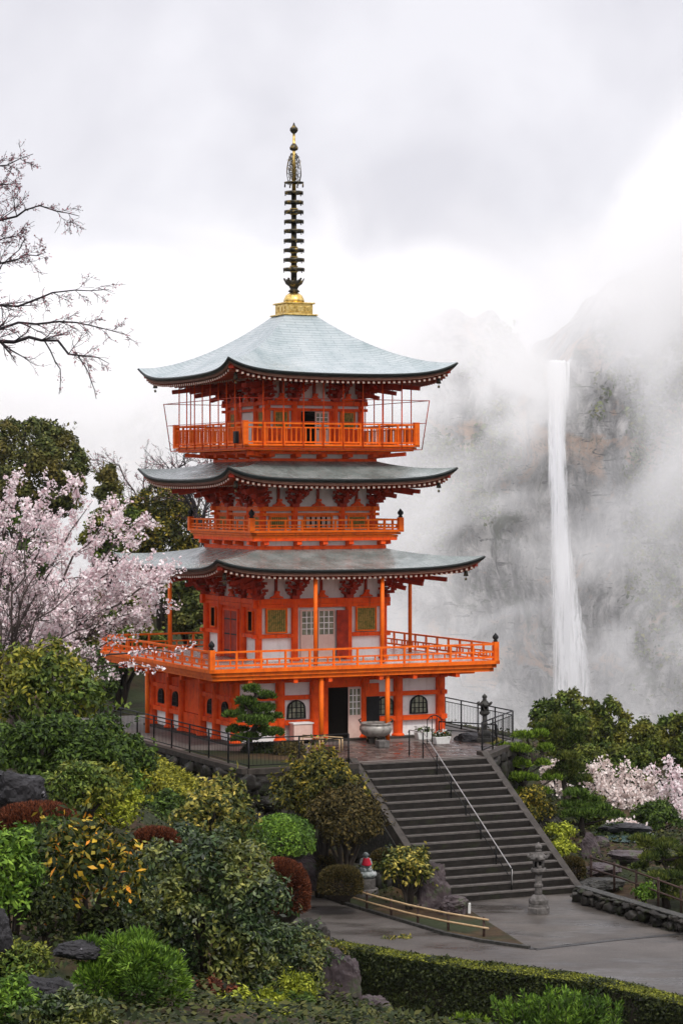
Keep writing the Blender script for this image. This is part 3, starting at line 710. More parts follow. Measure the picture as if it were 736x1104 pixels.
tag(flat('garden_bed',[Tb(*p) for p in ((-7.3,-12.6),(-3.3,-12.6),(-3.3,-8.4),(-7.3,-5.4))],TZ+.010,'soil'),kind='structure')
tag(flat('terrace_turf',[Tb(*p) for p in ((3.0,-11.4),(5.9,-8.3),(6.6,-6.2),(5.4,-6.4),(4.75,-6.9),(5.05,-9.2))],TZ+.012,'grass'),kind='structure')
# stone coping round the terrace edge, boulders of the retaining wall below it
def coping(name,a,b,z0,z1,w=.34):
    mb=MB(); A=Vector((*Tb(*a),(z0+z1)/2)); B=Vector((*Tb(*b),(z0+z1)/2)); n=max(1,int((B-A).length/1.3)); d=(B-A)/n
    for i in range(n): mb.beam(A+d*i+d.normalized()*.012,A+d*(i+1)-d.normalized()*.012,w,z1-z0)
    return mb
def stone_wall(name,a,b,ztop,zbot,label,seed,mat_='rockm',thick=.5,size=.75,parent=None):
    """dry-laid boulders: irregular rounded stones packed in rows, one continuous wall"""
    r=random.Random(seed); A=Vector((a[0],a[1],0));B=Vector((b[0],b[1],0)); d=(B-A); Ln=d.length; d.normalize(); nrm=Vector((d.y,-d.x,0))
    mb=MB(); z=zbot
    base=[(x,y,zz) for x in(-1,1) for y in(-1,1) for zz in (-1,1)]
    while z<ztop-.05:
        h=r.uniform(.7,1.1)*size; h=min(h,ztop-z); s=-r.uniform(0,.5)
        while s<Ln:
            w=r.uniform(.6,1.7)*size; c=A+d*(s+w/2)+nrm*r.uniform(-.12,.12)+Vector((0,0,r.uniform(-.08,.08)*size)); rx,rz=w*.56,h*.60
            vs=[];fs=[];nu,nv=16,10
            ph=r.uniform(0,9); PL=[]
            for _ in range(7):
                a_=Vector((r.gauss(0,1),r.gauss(0,.7),r.gauss(0,1))).normalized(); PL.append((a_,r.uniform(.62,.95)))
            for i in range(nv+1):
                v_=PI*i/nv
                for j in range(nu):
                    u=2*PI*j/nu; q=Vector((math.sin(v_)*math.cos(u),math.sin(v_)*math.sin(u),math.cos(v_)))
                    k=max(abs(q.x),abs(q.y),abs(q.z)); q=q*(.35+.65/ k if k else 1)
                    for pn,pd in PL:
                        t_=q.dot(pn)
                        if t_>pd: q=q-pn*(t_-pd)
                    q*=1+.30*noise.noise(q*1.3+Vector((ph,ph*2,0)))+.10*noise.noise(q*4+Vector((ph,ph*2,0)))
                    p=c+d*(q.x*rx*.98)+nrm*(q.y*thick*.5)+Vector((0,0,z+h/2+q.z*rz*.95)); vs.append(p)
            for i in range(nv):
                for j in range(nu): fs.append((i*nu+j,i*nu+(j+1)%nu,(i+1)*nu+(j+1)%nu,(i+1)*nu+j))
            mb.add(vs,fs,0,True); s+=w
        z+=h
    # solid backing behind the stones
    p0=A-nrm*.28; p1=B-nrm*.28
    mb.beam((p0.x,p0.y,(zbot+ztop)/2),(p1.x,p1.y,(zbot+ztop)/2),.3,ztop-zbot-.02)
    o=mb.build(name,M[mat_],parent); 
    if label: tag(o,label,'wall')
    return o
rw=empty('retaining_wall',T(-7.65,-12.95,6),0,'dark boulder retaining wall with stone coping carrying the pagoda terrace','retaining wall')
def rw_fix(o): o.location=-rw.location; o.parent=rw; return o
for i,(a,b,zb) in enumerate((((-7.65,9.5),(-7.65,-12.95),6.2),((-7.65,-12.95),(-3.1,-12.95),5.2),((2.75,-12.3),(6.6,-8.05),5.2),((6.6,-8.05),(7.1,-.8),4.5),((7.1,-.8),(7.1,9.5),4))):
    rw_fix(stone_wall('stone_face',Tb(*a),Tb(*b),TZ-.17,zb,None,5+i,'rockm'))
    rw_fix(coping('coping',a,b,TZ-.16,TZ+.035).build('coping',M['kerb']))
# ---- staircase ----
NS=17; RUN=7.15; DZ=(TZ-PZ)/NS; DX=RUN/NS; SL,SR=-2.83,2.54; SY=-12.4
st=empty('stone_staircase',T(0,SY-RUN,PZ),TH,'broad flight of wet grey concrete steps climbing from the plaza to the terrace','staircase')
y_top=RUN
sm=MB(); sm.box(SL,SR,-.02,DX+.05,-DZ-.9,-.0); 
sn=MB(); sn.box(SL,SR,-.035,.10,-.055,.004)
s0=None
for i in range(NS-1+1):
    z=(i+1)*DZ; y=i*DX
    if i==NS-1: z-=.012
    if s0 is None:
        sm=MB(); sm.box(SL,SR,-.0,DX+.02,-DZ-.5,0); s0=sm.build('step',M['step'],st,(0,y,z),bevel=.01)
        sn=MB(); sn.box(SL+.003,SR-.003,-.02,.20,-.05,.006); n0=sn.build('nosing',M['nosing'],s0)
    else: dup_at(s0,(0,y,z))
for x0,x1 in ((SL-.30,SL-.002),(SR+.002,SR+.30)):
    mb=MB(); vs=[]
    for x in (x0,x1):
        vs+=[(x,-.45,-.1),(x,-.45,.10),(x,-.05,.22),(x,RUN+.05,TZ-PZ+.16),(x,RUN+.45,TZ-PZ+.16),(x,RUN+.45,TZ-PZ-1.5),(x,RUN*.5,-.1)]
    n=7; mb.add(vs,[tuple(range(n))[::-1],tuple(range(n,2*n))]+[(i,(i+1)%n,n+(i+1)%n,n+i) for i in range(n)])
    mb.build('sloping_side_kerb',M['kerb'],st,bevel=.02)
mb=MB(); x=SL-.34
mb.add([(SL-.33,-.2,-.4),(SL-.33,RUN+.3,-.4),(SL-.33,RUN+.3,TZ-PZ-.1),(SL-.03,-.2,-.4),(SL-.03,RUN+.3,-.4),(SL-.03,RUN+.3,TZ-PZ-.1)],[(0,1,2),(5,4,3),(0,3,4,1),(1,4,5,2),(2,5,3,0)]); mb.build('side_wall',M['stone_dark'],st)
mb=MB(); mb.add([(SR+.03,-.2,-.4),(SR+.03,RUN+.3,-.4),(SR+.03,RUN+.3,TZ-PZ-.1),(SR+.33,-.2,-.4),(SR+.33,RUN+.3,-.4),(SR+.33,RUN+.3,TZ-PZ-.1)],[(2,1,0),(3,4,5),(1,4,3,0),(2,5,4,1),(0,3,5,2)]); mb.build('side_wall',M['stone_dark'],st)
# centre handrail
hr=empty('stair_handrail',T(0.05,SY-RUN,PZ),TH,'single pale steel handrail on thin black posts running down the middle of the steps','handrail')
mb=MB(); mb.tube([(0,.25,.20),(0,.22,.98),(0,.32,1.05),(0,RUN+.1,TZ-PZ+1.0),(0,RUN+1.3,TZ-PZ+1.0),(0,RUN+1.45,TZ-PZ+.9)],.019,8); mb.build('rail',M['steel'],hr)
mb=MB(); mb.tube([(0,.45,.72),(0,RUN+.1,TZ-PZ+.62)],.016,6); mb.build('lower_rail',M['black'],hr)
for i in range(8):
    y=.25+i*(RUN+1.1)/7; zb=min(TZ-PZ,(int(max(0,y)/DX)+1)*DZ); zt=min(TZ-PZ+1.0,1.05+max(0,(y-.32))*(TZ-PZ-.05)/(RUN-.22))
    mb=MB(); mb.tube([(0,y,zb-.02),(0,y,zt)],.028,8); mb.build('post',M['black'],hr)
# ---- black railings of the terrace ----
def fence(label,pts,h=1.05,sp=1.5,bars=True,group=None,rails=(1,.86,.12),name='metal_fence',pos0=TZ,m='black',rr=.028):
    P=[Vector((*Tb(*p[:2]),(p[2] if len(p)>2 else pos0))) for p in pts]
    o=empty(name,P[0],0,label,'railing',group); L0=P[0]
    for a,b in zip(P[:-1],P[1:]):
        a=a-L0;b=b-L0; d=b-a; ln=d.length; n=max(1,round(ln/sp)); up=Vector((0,0,1))
        for q in rails:
            mb=MB(); mb.tube([a+up*h*q,b+up*h*q],rr if q>.9 else rr*.75,6); mb.build('rail',M[m],o)
        for i in range(n):
            mb=MB(); p=a+d*(i/n); mb.tube([p,p+up*h],rr*1.15,6); mb.build('post',M[m],o)
        if bars:
            mb=MB(); nb=int(ln/.16)
            for i in range(1,nb): p=a+d*(i/nb); mb.tube([p+up*h*rails[-1],p+up*h*rails[-2]],.0085,4,cap=False)
            mb.build('bar_panel',M[m],o)
    mb=MB(); p=P[-1]-L0; mb.tube([p,p+Vector((0,0,h))],rr*1.15,6); mb.build('post',M[m],o)
    return o
fence('black thin-barred railing along the left terrace edge in front of the small pine',[(-7.5,9.2),(-7.5,-12.8),(-3.4,-12.8)],1.15,2.0)
fence('black railing at the right terrace edge, round the dark stone lantern',[(2.85,-11.85),(6.4,-7.95),(6.9,-.9),(6.9,9.2)],1.25,1.6)
fence('low thin black rail before the flower planters, left of the dark stone lantern',[(3.4,-7.1),(4.9,-9.3)],.85,3,False,rails=(1,.6))
# hooped gate beside the porch
g=empty('hooped_barrier',T(2.6,-7.6,TZ),TH,'small black barrier with a rounded top standing on the terrace paving','barrier')
for x in (0,.22,.44,.66):
    mb=MB(); t=(x/.66); h=1.0+.18*math.sin(PI*t); mb.tube([(x,0,0),(x,0,h)],.02,6); mb.build('upright',M['black'],g)
mb=MB(); mb.tube([(.66*i/10,0,1.0+.18*math.sin(PI*i/10)) for i in range(11)],.024,6); mb.tube([(0,0,.12),(.66,0,.12)],.018,6); mb.build('hoop',M['black'],g)
# incense burner
p=G(405,801,TZ); ib=empty('incense_burner',p,0,'big round grey metal incense burner on a stone foot in front of the doorway','incense burner')
mb=MB(); mb.lathe([(.10,.22),(.34,.25),(.58,.38),(.68,.56),(.66,.70),(.60,.76),(.66,.80),(.66,.84),(.58,.84),(.52,.76)],(0,0,0),28); mb.build('bowl',mat('grey_bronze_bowl',[(.12,.11,.10),(.32,.30,.27),(.45,.42,.38)],5,.4,metal=.3),ib)
mb=MB(); mb.lathe([(.56,.775),(.3,.79),(0.01,.80)],(0,0,0),20); mb.build('ash',M['terr'],ib)
for q in range(3):
    a=2*PI*q/3+.5; mb=MB(); mb.tube([(.34*math.cos(a),.34*math.sin(a),.30),(.42*math.cos(a),.42*math.sin(a),.12),(.36*math.cos(a),.36*math.sin(a),.0)],[.07,.05,.06],8); mb.build('leg',M['bronze'],ib)
for sgn in (-1,1):
    mb=MB(); mb.tube([(sgn*.60,0,.80),(sgn*.70,0,.95),(sgn*.60,0,1.0)],.035,6); mb.build('handle',M['bronze'],ib)
mb=MB(); mb.box(-.30,.30,-.30,.30,-.0,.22); mb.build('stone_foot',M['kerb'],ib,bevel=.02)
p=G(412,806,TZ); mb=MB(); mb.box(-.24,.24,-.2,.2,0,.30); o=mb.build('stone_block',M['stone'],None,p,bevel=.03); o.rotation_euler.z=TH; tag(o,'pale low stone block on the paving, just right of the incense burner foot','block')
# offering box and bench
o=empty('offering_box',T(-1.95,-5.15,9.72),TH,'pale wooden offering box under the arched window, between the small pine and the doorway','offering box')
mb=MB(); mb.box(-.42,.42,-.22,.22,.06,.74); mb.build('chest',M['pink'],o,bevel=.015)
mb=MB(); mb.box(-.46,.46,-.26,.26,.74,.80); mb.build('lid',M['white'],o,bevel=.01)
for x in (-.34,.34): mb=MB(); mb.box(x-.05,x+.05,-.2,.2,-.07,.06); mb.build('foot',M['wood'],o)
o=empty('display_stand',T(1.18,-5.5,9.70),TH,'small dark framed stand with a pale sheet, beside the pink lattice door','stand')
mb=MB(); mb.box(-.22,.22,-.12,.12,0,.78); mb.build('case',M['stone_dark'],o,bevel=.02)
mb=MB(); mb.box(-.13,.13,-.135,-.121,.18,.62); mb.build('sheet',M['white'],o)
# ramp rails in front of the offering box
for lab,a,b in (('upper pale sloping ramp rail left of the porch post',(-2.7,-7.0,TZ),(-1.7,-8.6,TZ)),('lower pale sloping ramp rail, nearest the bronze-leaved tree',(-3.1,-7.6,TZ),(-2.1,-9.2,TZ))):
    fence(lab,[a,b],.55,1.2,False,rails=(1,),name='ramp_rail',m='tan',rr=.025)
# flower planters
def planter(px,py,label):
    p=G(px,py,TZ); o=empty('flower_planter',p,TH,label,'planter','white planters on the terrace')
    mb=MB(); mb.add([(x*s,y*s2,z) for z,s,s2 in ((0,.8,.8),(.30,1,1)) for x,y in ((-.36,-.2),(.36,-.2),(.36,.2),(-.36,.2))],[(3,2,1,0),(4,5,6,7),(0,1,5,4),(1,2,6,5),(2,3,7,6),(3,0,4,7)]); mb.build('trough',M['pot'],o,bevel=.02)
    r=np.random.default_rng(int(px)); P=r.uniform((-.34,-.18,.28),(.34,.18,.50),(130,3)); 
    leaf_obj('foliage',P,np.tile([0,0,1.],(130,1))+r.normal(0,.6,(130,3)),.13,.07,LM['green'],o,r)
    P=r.uniform((-.32,-.18,.38),(.32,.18,.56),(45,3)); leaf_obj('flowers',P,np.tile([0,0,1.],(45,1))+r.normal(0,.6,(45,3)),.09,.09,LM['whitefl'],o,r)
# leaf machinery
def nrmz(a): return a/np.maximum(1e-9,np.linalg.norm(a,axis=1,keepdims=True))
def leaf_obj(name,P,Nn,L,Wd,m,parent=None,rng=RNG,mode='broad',lv=.5,loc=(0,0,0),extra=None):
    n=len(P); Nn=nrmz(Nn+rng.normal(0,1e-4,(n,3)))
    if mode=='broad':
        nl=nrmz(Nn+rng.normal(0,.55,(n,3))+np.array([0,0,.25])); d=nrmz(np.cross(nl,rng.normal(0,1,(n,3)))); 
    else:   # needles point outward / up
        d=nrmz(Nn+rng.normal(0,.35,(n,3))+np.array([0,0,.3])); nl=nrmz(np.cross(d,rng.normal(0,1,(n,3))))
    sd=np.cross(nl,d); l=(L*rng.uniform(1-lv,1+lv,(n,1))); w_=(Wd*rng.uniform(1-lv,1+lv,(n,1)))
    V=np.stack([P-d*l*.1, P+d*l*.42+sd*w_*.5+nl*l*.08, P+d*l*.95, P+d*l*.42-sd*w_*.5+nl*l*.08],1).reshape(-1,3)
    me=bpy.data.meshes.new(name); me.vertices.add(4*n); me.vertices.foreach_set('co',V.astype(np.float32).ravel())
    me.loops.add(4*n); me.loops.foreach_set('vertex_index',np.arange(4*n,dtype=np.int32)); me.polygons.add(n)
    me.polygons.foreach_set('loop_start',np.arange(0,4*n,4,dtype=np.int32)); me.polygons.foreach_set('loop_total',np.full(n,4,dtype=np.int32))
    me.update(calc_edges=True); me.materials.append(m)
    o=bpy.data.objects.new(name,me); o.location=loc; link(o,parent); return o
def lobes(c,R,n,lr,rng,flat=1,low=-.35,kv=.62):
    """n lobe spheres spread over an ellipsoid"""
    out=[]
    g=(1+5**.5)/2
    for i in range(n):
        z=1-(1-low)*(i+.5)/n; a=2*PI*i/g+rng.uniform(-.5,.5); q=math.sqrt(max(0,1-z*z)); k=rng.uniform(kv,1.04)
        r=lr*rng.uniform(.6,1.35)
        out.append((c[0]+(R[0]-r*.8)*q*math.cos(a)*k,c[1]+(R[1]-r*.8)*q*math.sin(a)*k,c[2]+(R[2]-r*.8)*z*k,r))
    return np.array(out)
def sample(lb,n,rng,flat=1,depth=.25,up=-.6):
    r=lb[:,3]; p=r**2/np.sum(r**2); idx=rng.choice(len(lb),n,p=p)
    d=nrmz(rng.normal(0,1,(n,3))); d[:,2]=np.where(d[:,2]<up,-d[:,2],d[:,2]); k=1-depth*rng.uniform(0,1,(n,1))**1.5
    P=lb[idx,:3]+d*r[idx,None]*k*np.array([1,1,flat]); keep=np.ones(n,bool)
    for j in range(len(lb)):
        q=(P-lb[j,:3])/np.array([1,1,flat]); keep&=~((np.linalg.norm(q,axis=1)<r[j]*.70)&(idx!=j))
    nn=d/np.array([1,1,flat]); return P[keep],nrmz(nn[keep])
LM={}
LM['green']=leafmat('green_leaves',[(.018,.042,.009),(.045,.085,.014),(.09,.14,.022)])
LM['whitefl']=leafmat('white_petals',[(.7,.7,.66),(.8,.78,.75)])
LM['camellia']=leafmat('dark_camellia_leaves',[(.016,.036,.011),(.03,.062,.016),(.055,.095,.028),(.13,.16,.05)],[0,.5,.85,1],rough=.42,spec=.35,trans=.15,patch=[(.05,.075,.012),(.12,.15,.026),(.24,.23,.05)],pscale=1.1)
LM['orangeleaf']=leafmat('turning_yellow_orange_leaves',[(.02,.04,.01),(.05,.075,.015),(.18,.17,.025),(.50,.33,.03),(.62,.22,.02)],[0,.58,.80,.93,1],rough=.5,trans=.15)
LM['yellowtip']=leafmat('yellow_tipped_leaves',[(.03,.055,.012),(.09,.12,.025),(.30,.27,.05),(.48,.38,.08)],[0,.4,.75,1],rough=.4,trans=.2,patch=[(.02,.04,.015),(.05,.08,.02)])
LM['bright']=leafmat('bright_green_leaves',[(.05,.12,.012),(.10,.20,.02),(.17,.27,.03)],trans=.15,patch=[(.03,.07,.01),(.06,.12,.02)])
LM['lime']=leafmat('lime_green_leaves',[(.13,.18,.012),(.25,.30,.02),(.36,.38,.04)],trans=.15)
LM['mid']=leafmat('mid_green_leaves',[(.03,.06,.010),(.07,.12,.018),(.14,.18,.03)],trans=.15,patch=[(.09,.12,.012),(.19,.20,.025),(.34,.28,.03)],pscale=.7)
LM['hedge']=leafmat('yellow_green_hedge_leaves',[(.10,.12,.012),(.19,.20,.018),(.32,.29,.03)],trans=.2)
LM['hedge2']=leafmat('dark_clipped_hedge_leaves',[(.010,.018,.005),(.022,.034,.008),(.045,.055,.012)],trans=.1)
LM['redbrown']=leafmat('red_brown_winter_leaves',[(.05,.015,.008),(.11,.030,.013),(.17,.050,.020)],rough=.7,spec=.2,trans=.1)
LM['brownbush']=leafmat('olive_brown_leaves',[(.03,.028,.010),(.06,.05,.014),(.10,.07,.02)],rough=.7,trans=.1)
LM['bronzeleaf']=leafmat('bronze_yellow_leaves',[(.03,.042,.010),(.10,.11,.016),(.28,.23,.03),(.42,.30,.04)],[0,.5,.8,1],patch=[(.02,.03,.012),(.05,.06,.015)],pscale=.8)
LM['pine']=leafmat('pine_needles',[(.03,.062,.010),(.06,.115,.018),(.11,.17,.028)],rough=.6,trans=.15)
LM['pineb']=leafmat('bright_pine_needles',[(.06,.12,.010),(.12,.21,.018),(.20,.29,.03)],rough=.6,trans=.2)
LM['pined']=leafmat('dark_juniper_needles',[(.02,.045,.010),(.045,.08,.016),(.09,.12,.024)],rough=.7,trans=.1,patch=[(.05,.075,.012),(.13,.15,.025)],pscale=1.5)
LM['cedar']=leafmat('cedar_foliage',[(.022,.046,.010),(.055,.095,.015),(.11,.15,.022)],rough=.7,trans=.15,patch=[(.08,.09,.012),(.18,.17,.025)],pscale=.5)
LM['oak']=leafmat('evergreen_broad_leaves',[(.03,.048,.012),(.065,.088,.020),(.13,.14,.035)],rough=.6,trans=.15,patch=[(.07,.07,.016),(.15,.12,.025)],pscale=.5)
LM['blossom']=leafmat('pale_pink_blossom',[(.66,.46,.49),(.84,.70,.72),(.92,.84,.84),(.95,.91,.90)],rough=.8,spec=.1,trans=.3)
LM['blossom2']=leafmat('creamy_white_blossom',[(.66,.52,.48),(.84,.74,.70),(.93,.87,.83)],rough=.8,spec=.1,trans=.3)
LM['bud']=leafmat('pink_buds',[(.20,.08,.09),(.38,.18,.20)],rough=.8,trans=.1)
LM['hedgetop']=leafmat('mossy_lit_hedge_top_leaves',[(.12,.14,.014),(.17,.19,.018),(.23,.24,.025)],trans=.2)  # mossy leaf tones raised so the hedge top looks lit
LM['moss']=leafmat('russet_moss',[(.05,.02,.008),(.10,.045,.012),(.14,.09,.02)],rough=.9,trans=.1)
LM['ground']=leafmat('low_ground_leaves',[(.012,.022,.006),(.03,.045,.010),(.06,.06,.015)],rough=.7,trans=.1)
planter(456,797,'white flower planter on the terrace paving, left one nearer the round-topped barrier')
planter(475.5,802,'white flower planter on the terrace paving, right one beside the yellow turf')
# ---- stone lanterns ----
def lantern(loc,sc,label,m='stone',slim=False):
    o=empty('stone_lantern',loc,.3,label,'stone lantern'); o.scale=(sc,)*3
    def L_(name,prof,n=6,sm=False):
        mb=MB(); mb.lathe(prof,(0,0,0),n,0,sm); return mb.build(name,M[m],o,bevel=.012)
    L_('base',[(.44,0),(.44,.20),(.40,.24),(.40,.34)]); L_('base_ring',[(.36,.34),(.37,.50),(.30,.58),(.22,.66),(.17,.68)],16,True)
    L_('shaft',[(.14,.66),(.135,.95),(.17,.98),(.17,1.06),(.135,1.09),(.13,1.44)],14,True)
    L_('platform',[(.14,1.42),(.27,1.52),(.31,1.56),(.31,1.66),(.26,1.68)])
    mb=MB()
    for q in range(6):
        a=q*PI/3; mb.tube([(.19*math.cos(a),.19*math.sin(a),1.67),(.19*math.cos(a),.19*math.sin(a),1.99)],.045,6)
    mb.box(-.08,.08,-.19,-.14,1.67,1.78); mb.lathe([(.20,1.67),(.20,1.72)],(0,0,0),6); mb.lathe([(.20,1.93),(.20,1.99)],(0,0,0),6)
    mb.build('light_chamber',M[m],o)
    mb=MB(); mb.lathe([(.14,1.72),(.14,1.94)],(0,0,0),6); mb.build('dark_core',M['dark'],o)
    mb=MB(); mb.lathe([(.25,1.97),(.37,2.0),(.37,2.06),(.26,2.15),(.15,2.26),(.10,2.30)],(0,0,0),6)
    for q in range(6):
        a=q*PI/3; ca,sa=math.cos(a),math.sin(a); mb.tube([(.28*ca,.28*sa,2.10),(.37*ca,.37*sa,2.07),(.42*ca,.42*sa,2.14),(.38*ca,.38*sa,2.20)],[.05,.05,.045,.03],6)
    mb.build('roof',M[m],o)
    L_('jewel',[(.09,2.29),(.13,2.33),(.09,2.37),(.14,2.44),(.13,2.52),(.06,2.58),(.01,2.64)],14,True)
    return o
lantern(G(580,984,PZ),.93,'tall pale grey stone lantern standing on the plaza at the foot of the steps')
# plaza & paths (world outlines from the plan)
def gp(px,py,z=PZ): p=G(px,py,z); return (p.x,p.y)
PLAZA=[gp(*q) for q in ((300,962),(372,968),(440,985),(478,974),(520,968),(620,962),(660,974),(736,1001),(800,1024),(820,1100),(736,1079),(640,1052),(540,1040),(450,1029),(345,1013),(300,1003))]
tag(flat('path',PLAZA,PZ+.004,'asphalt'),kind='structure')
tag(flat('plaza',[gp(*q) for q in ((487,973),(619,963),(660,974),(736,1001),(760,1009),(660,1012),(575,1023),(520,1004),(505,985))],PZ+.010,'plaza'),kind='structure')
mb=MB()
for a,b in (((512,1001),(576,1024)),((576,1024),(660,1014)),((660,1014),(770,1004))):
    A=G(*a,PZ)+Vector((0,0,.012)); B=G(*b,PZ)+Vector((0,0,.012)); mb.beam(A,B,.24,.012)
tag(mb.build('drain_strip',M['strip']),kind='structure')
# kerb under the bamboo fence
mb=MB(); kp=[G(x,y,PZ) for x,y in ((345,966),(380,978),(430,993),(480,1008),(520,1016),(570,1023))]
for a,b in zip(kp[:-1],kp[1:]): mb.beam(a+Vector((0,0,.03)),b+Vector((0,0,.03)),.16,.14)
tag(mb.build('path_kerb',M['stone_dark']),'dark low kerb edging the planted bed beneath the bamboo fence','kerb')
tag(flat('planted_bed',[(p.x,p.y) for p in kp]+[gp(505,982),gp(478,975),gp(460,960),gp(400,945),gp(345,950)],PZ+.045,'soil',.2),kind='structure')
# bamboo fences
def bamboo(label,pts,h=.62,sp=1.6,rails=(.55,1.0),m='tan',z=PZ):
    P=[G(x,y,z) for x,y in pts]; o=empty('bamboo_fence',P[0],0,label,'fence','low bamboo rail fences'); L0=P[0]
    for q in rails:
        mb=MB(); mb.tube([p-L0+Vector((0,-.05,h*q)) for p in P],.035,8); mb.build('bamboo_rail',M[m],o)
    tot=[0]
    for a,b in zip(P[:-1],P[1:]): tot.append(tot[-1]+(b-a).length)
    n=max(2,int(tot[-1]/sp))
    for i in range(n+1):
        s=tot[-1]*(i/n)*.97+.05
        for j in range(len(P)-1):
            if tot[j]<=s<=tot[j+1]+1e-6:
                p=P[j].lerp(P[j+1],(s-tot[j])/(tot[j+1]-tot[j])); break
        mb=MB(); mb.tube([p-L0+Vector((0,0,-.2)),p-L0+Vector((0,0,h*1.12))],.045,8); mb.build('post',M['wood'],o)
    return o
bamboo('low fence of two pale bamboo rails between the path and the bed with the statue',((371,975),(400,984),(440,995),(480,1004),(526,1012)))
bamboo('low brown rail fence beside the little stream at right',((636,946),(670,957),(736,982)),.75,1.7,(.45,1.0),'wood',PZ+.35)
# ================= TERRAIN AND PLANTS =================
CP=[]   # ground control points
def cp(px,py,Y): p=W(px,py,Y); CP.append((p.x,p.y,p.z))
for a in ((0,1120,26),(100,1120,30),(200,1120,34),(300,1110,42),(380,1110,52),(0,1010,33),(100,1010,37),(200,1020,42),(300,1030,52),(330,1060,58),
  (0,880,50),(0,820,62),(100,920,50),(110,865,66),(150,890,72),(220,945,78),(270,950,85),(330,960,88),(380,1100,62),(110,812,86),(60,800,96),
  (200,880,86),(330,915,92),(0,770,110),(0,720,130),(150,760,125),(640,962,88),(736,985,83),(650,905,97),(736,905,103),(736,855,118),(600,862,104),(560,862,100),(620,820,135),(736,830,140),
  (450,1104,63),(560,1104,69),(700,1120,64),(800,1110,64),(420,1090,66),(640,1104,68),(430,1170,50),(600,1200,50),(736,1240,45),(580,900,97),(180,860,90),(260,905,91)): cp(*a)
for x,y,z in ((0,0,17.8),(-15,0,18.5),(15,0,14),(-30,30,17),(-30,80,14),(-40,120,13),(30,60,4.5),(40,100,4),(12,30,9),(20,20,9),(0,20,14.6),(3,40,8.0),(8,45,5.0),(40,140,1),(0,140,6),(-25,140,10)): CP.append((x,y,z))
SH=[]
def shrub(*a,**k): SH.append((a,k))
def ss(a,b,x): t=min(1,max(0,(x-a)/(b-a))); return t*t*(3-2*t)
def pdist(P,x,y):
    """signed distance to polygon: negative inside"""
    d=1e9; ins=False; n=len(P)
    for i in range(n):
        x1,y1=P[i];x2,y2=P[(i+1)%n]; dx,dy=x2-x1,y2-y1
        t=max(0,min(1,((x-x1)*dx+(y-y1)*dy)/(dx*dx+dy*dy))); d=min(d,math.hypot(x-x1-t*dx,y-y1-t*dy))
        if (y1>y)!=(y2>y) and x<(x2-x1)*(y-y1)/(y2-y1)+x1: ins=not ins
    return -d if ins else d
STAIRP=[Tb(-3.3,-12.9),Tb(3.0,-12.9),Tb(3.0,-19.6),Tb(-3.3,-19.6)]
CPA=None
def lin_(P,x):
    for (a,va),(b,vb) in zip(P[:-1],P[1:]):
        if x<=b: t=max(0,(x-a)/(b-a)); return va+(vb-va)*t
    return P[-1][1]
def ground(x,y):
    global CPA
    if CPA is None: CPA=np.array(CP)
    if y>150 or abs(x)>60 or y<-30:
        x_=max(-60,min(60,x)); y_=max(-30,min(150,y))
    else: x_,y_=x,y
    d2=(CPA[:,0]-x_)**2+(CPA[:,1]-y_)**2
    w_=1/(d2+1.2)**1.7; z=float(np.sum(w_*CPA[:,2])/np.sum(w_))
    z+=.25*noise.noise(Vector((x*.25,y*.25,0)))
    if 5<y<86:
        ex=lin_([(5,-6),(35,2.2),(45,1.6),(55,.9),(62,.2),(72,-1.0),(80,-2.5),(86,-5)],y); d=x-ex
        if d>-2:
            lim=4.75+max(0,55-y)*.33+ (2.6*(1-ss(-2,2.2,d))); z=min(z,lim) if d>0 else z+(min(z,lim)-z)*ss(-2,0,d)
    if y>150: z+= (-48-z)*ss(150,250,y)
    if x>30: z+=(-20)*ss(60,200,x)
    dp=pdist(PLAZA,x,y); z=PZ-.06+(z-PZ+.06)*ss(.2,3.2,dp)
    ds=pdist(STAIRP,x,y)
    if ds<1.5: z=min(z,PZ-.1+ (max(0,ds))*2.0)
    dt=pdist(tp,x,y)
    if dt<1.2: z=min(z,8.9 if dt<.3 else 8.9)
    return z
# (px,py centre, depth, width px, height px, leaf set, leaf length px, leaf aspect, coverage, number of lobes, lobe size fraction, mode)
def SHR(label,px,py,Y,w,h,lm,lpx=5,asp=.5,cov=5,nl=22,lf=.38,mode='broad',name='shrub',cat='shrub',group=None,dome=False,low=-.4,dep=.45,deep=.9,bark='bark',bare=0):
    if Y<80 and not dome and bare==0 and low==-.4: low=-.85; nl=int(nl*1.35)
    s=Y/F; SH.append(dict(label=label,px=px,py=py,Y=Y,w=w*s/2,h=h*s/2,lm=lm,L=lpx*s,asp=asp,cov=cov,nl=nl,lf=lf,mode=mode,name=name,cat=cat,group=group,dome=dome,low=low,dep=dep,deep=deep,A=w*h*.785/(lpx*lpx*asp*.5),bark=bark,bare=bare))
    if Y<80 and not dome: SH[-1]['w']*=1.08; SH[-1]['h']*=1.08
    p=W(px,py,Y); CP.append((p.x,p.y,p.z-h*s/2*(.85 if bare==0 else 1+bare)))
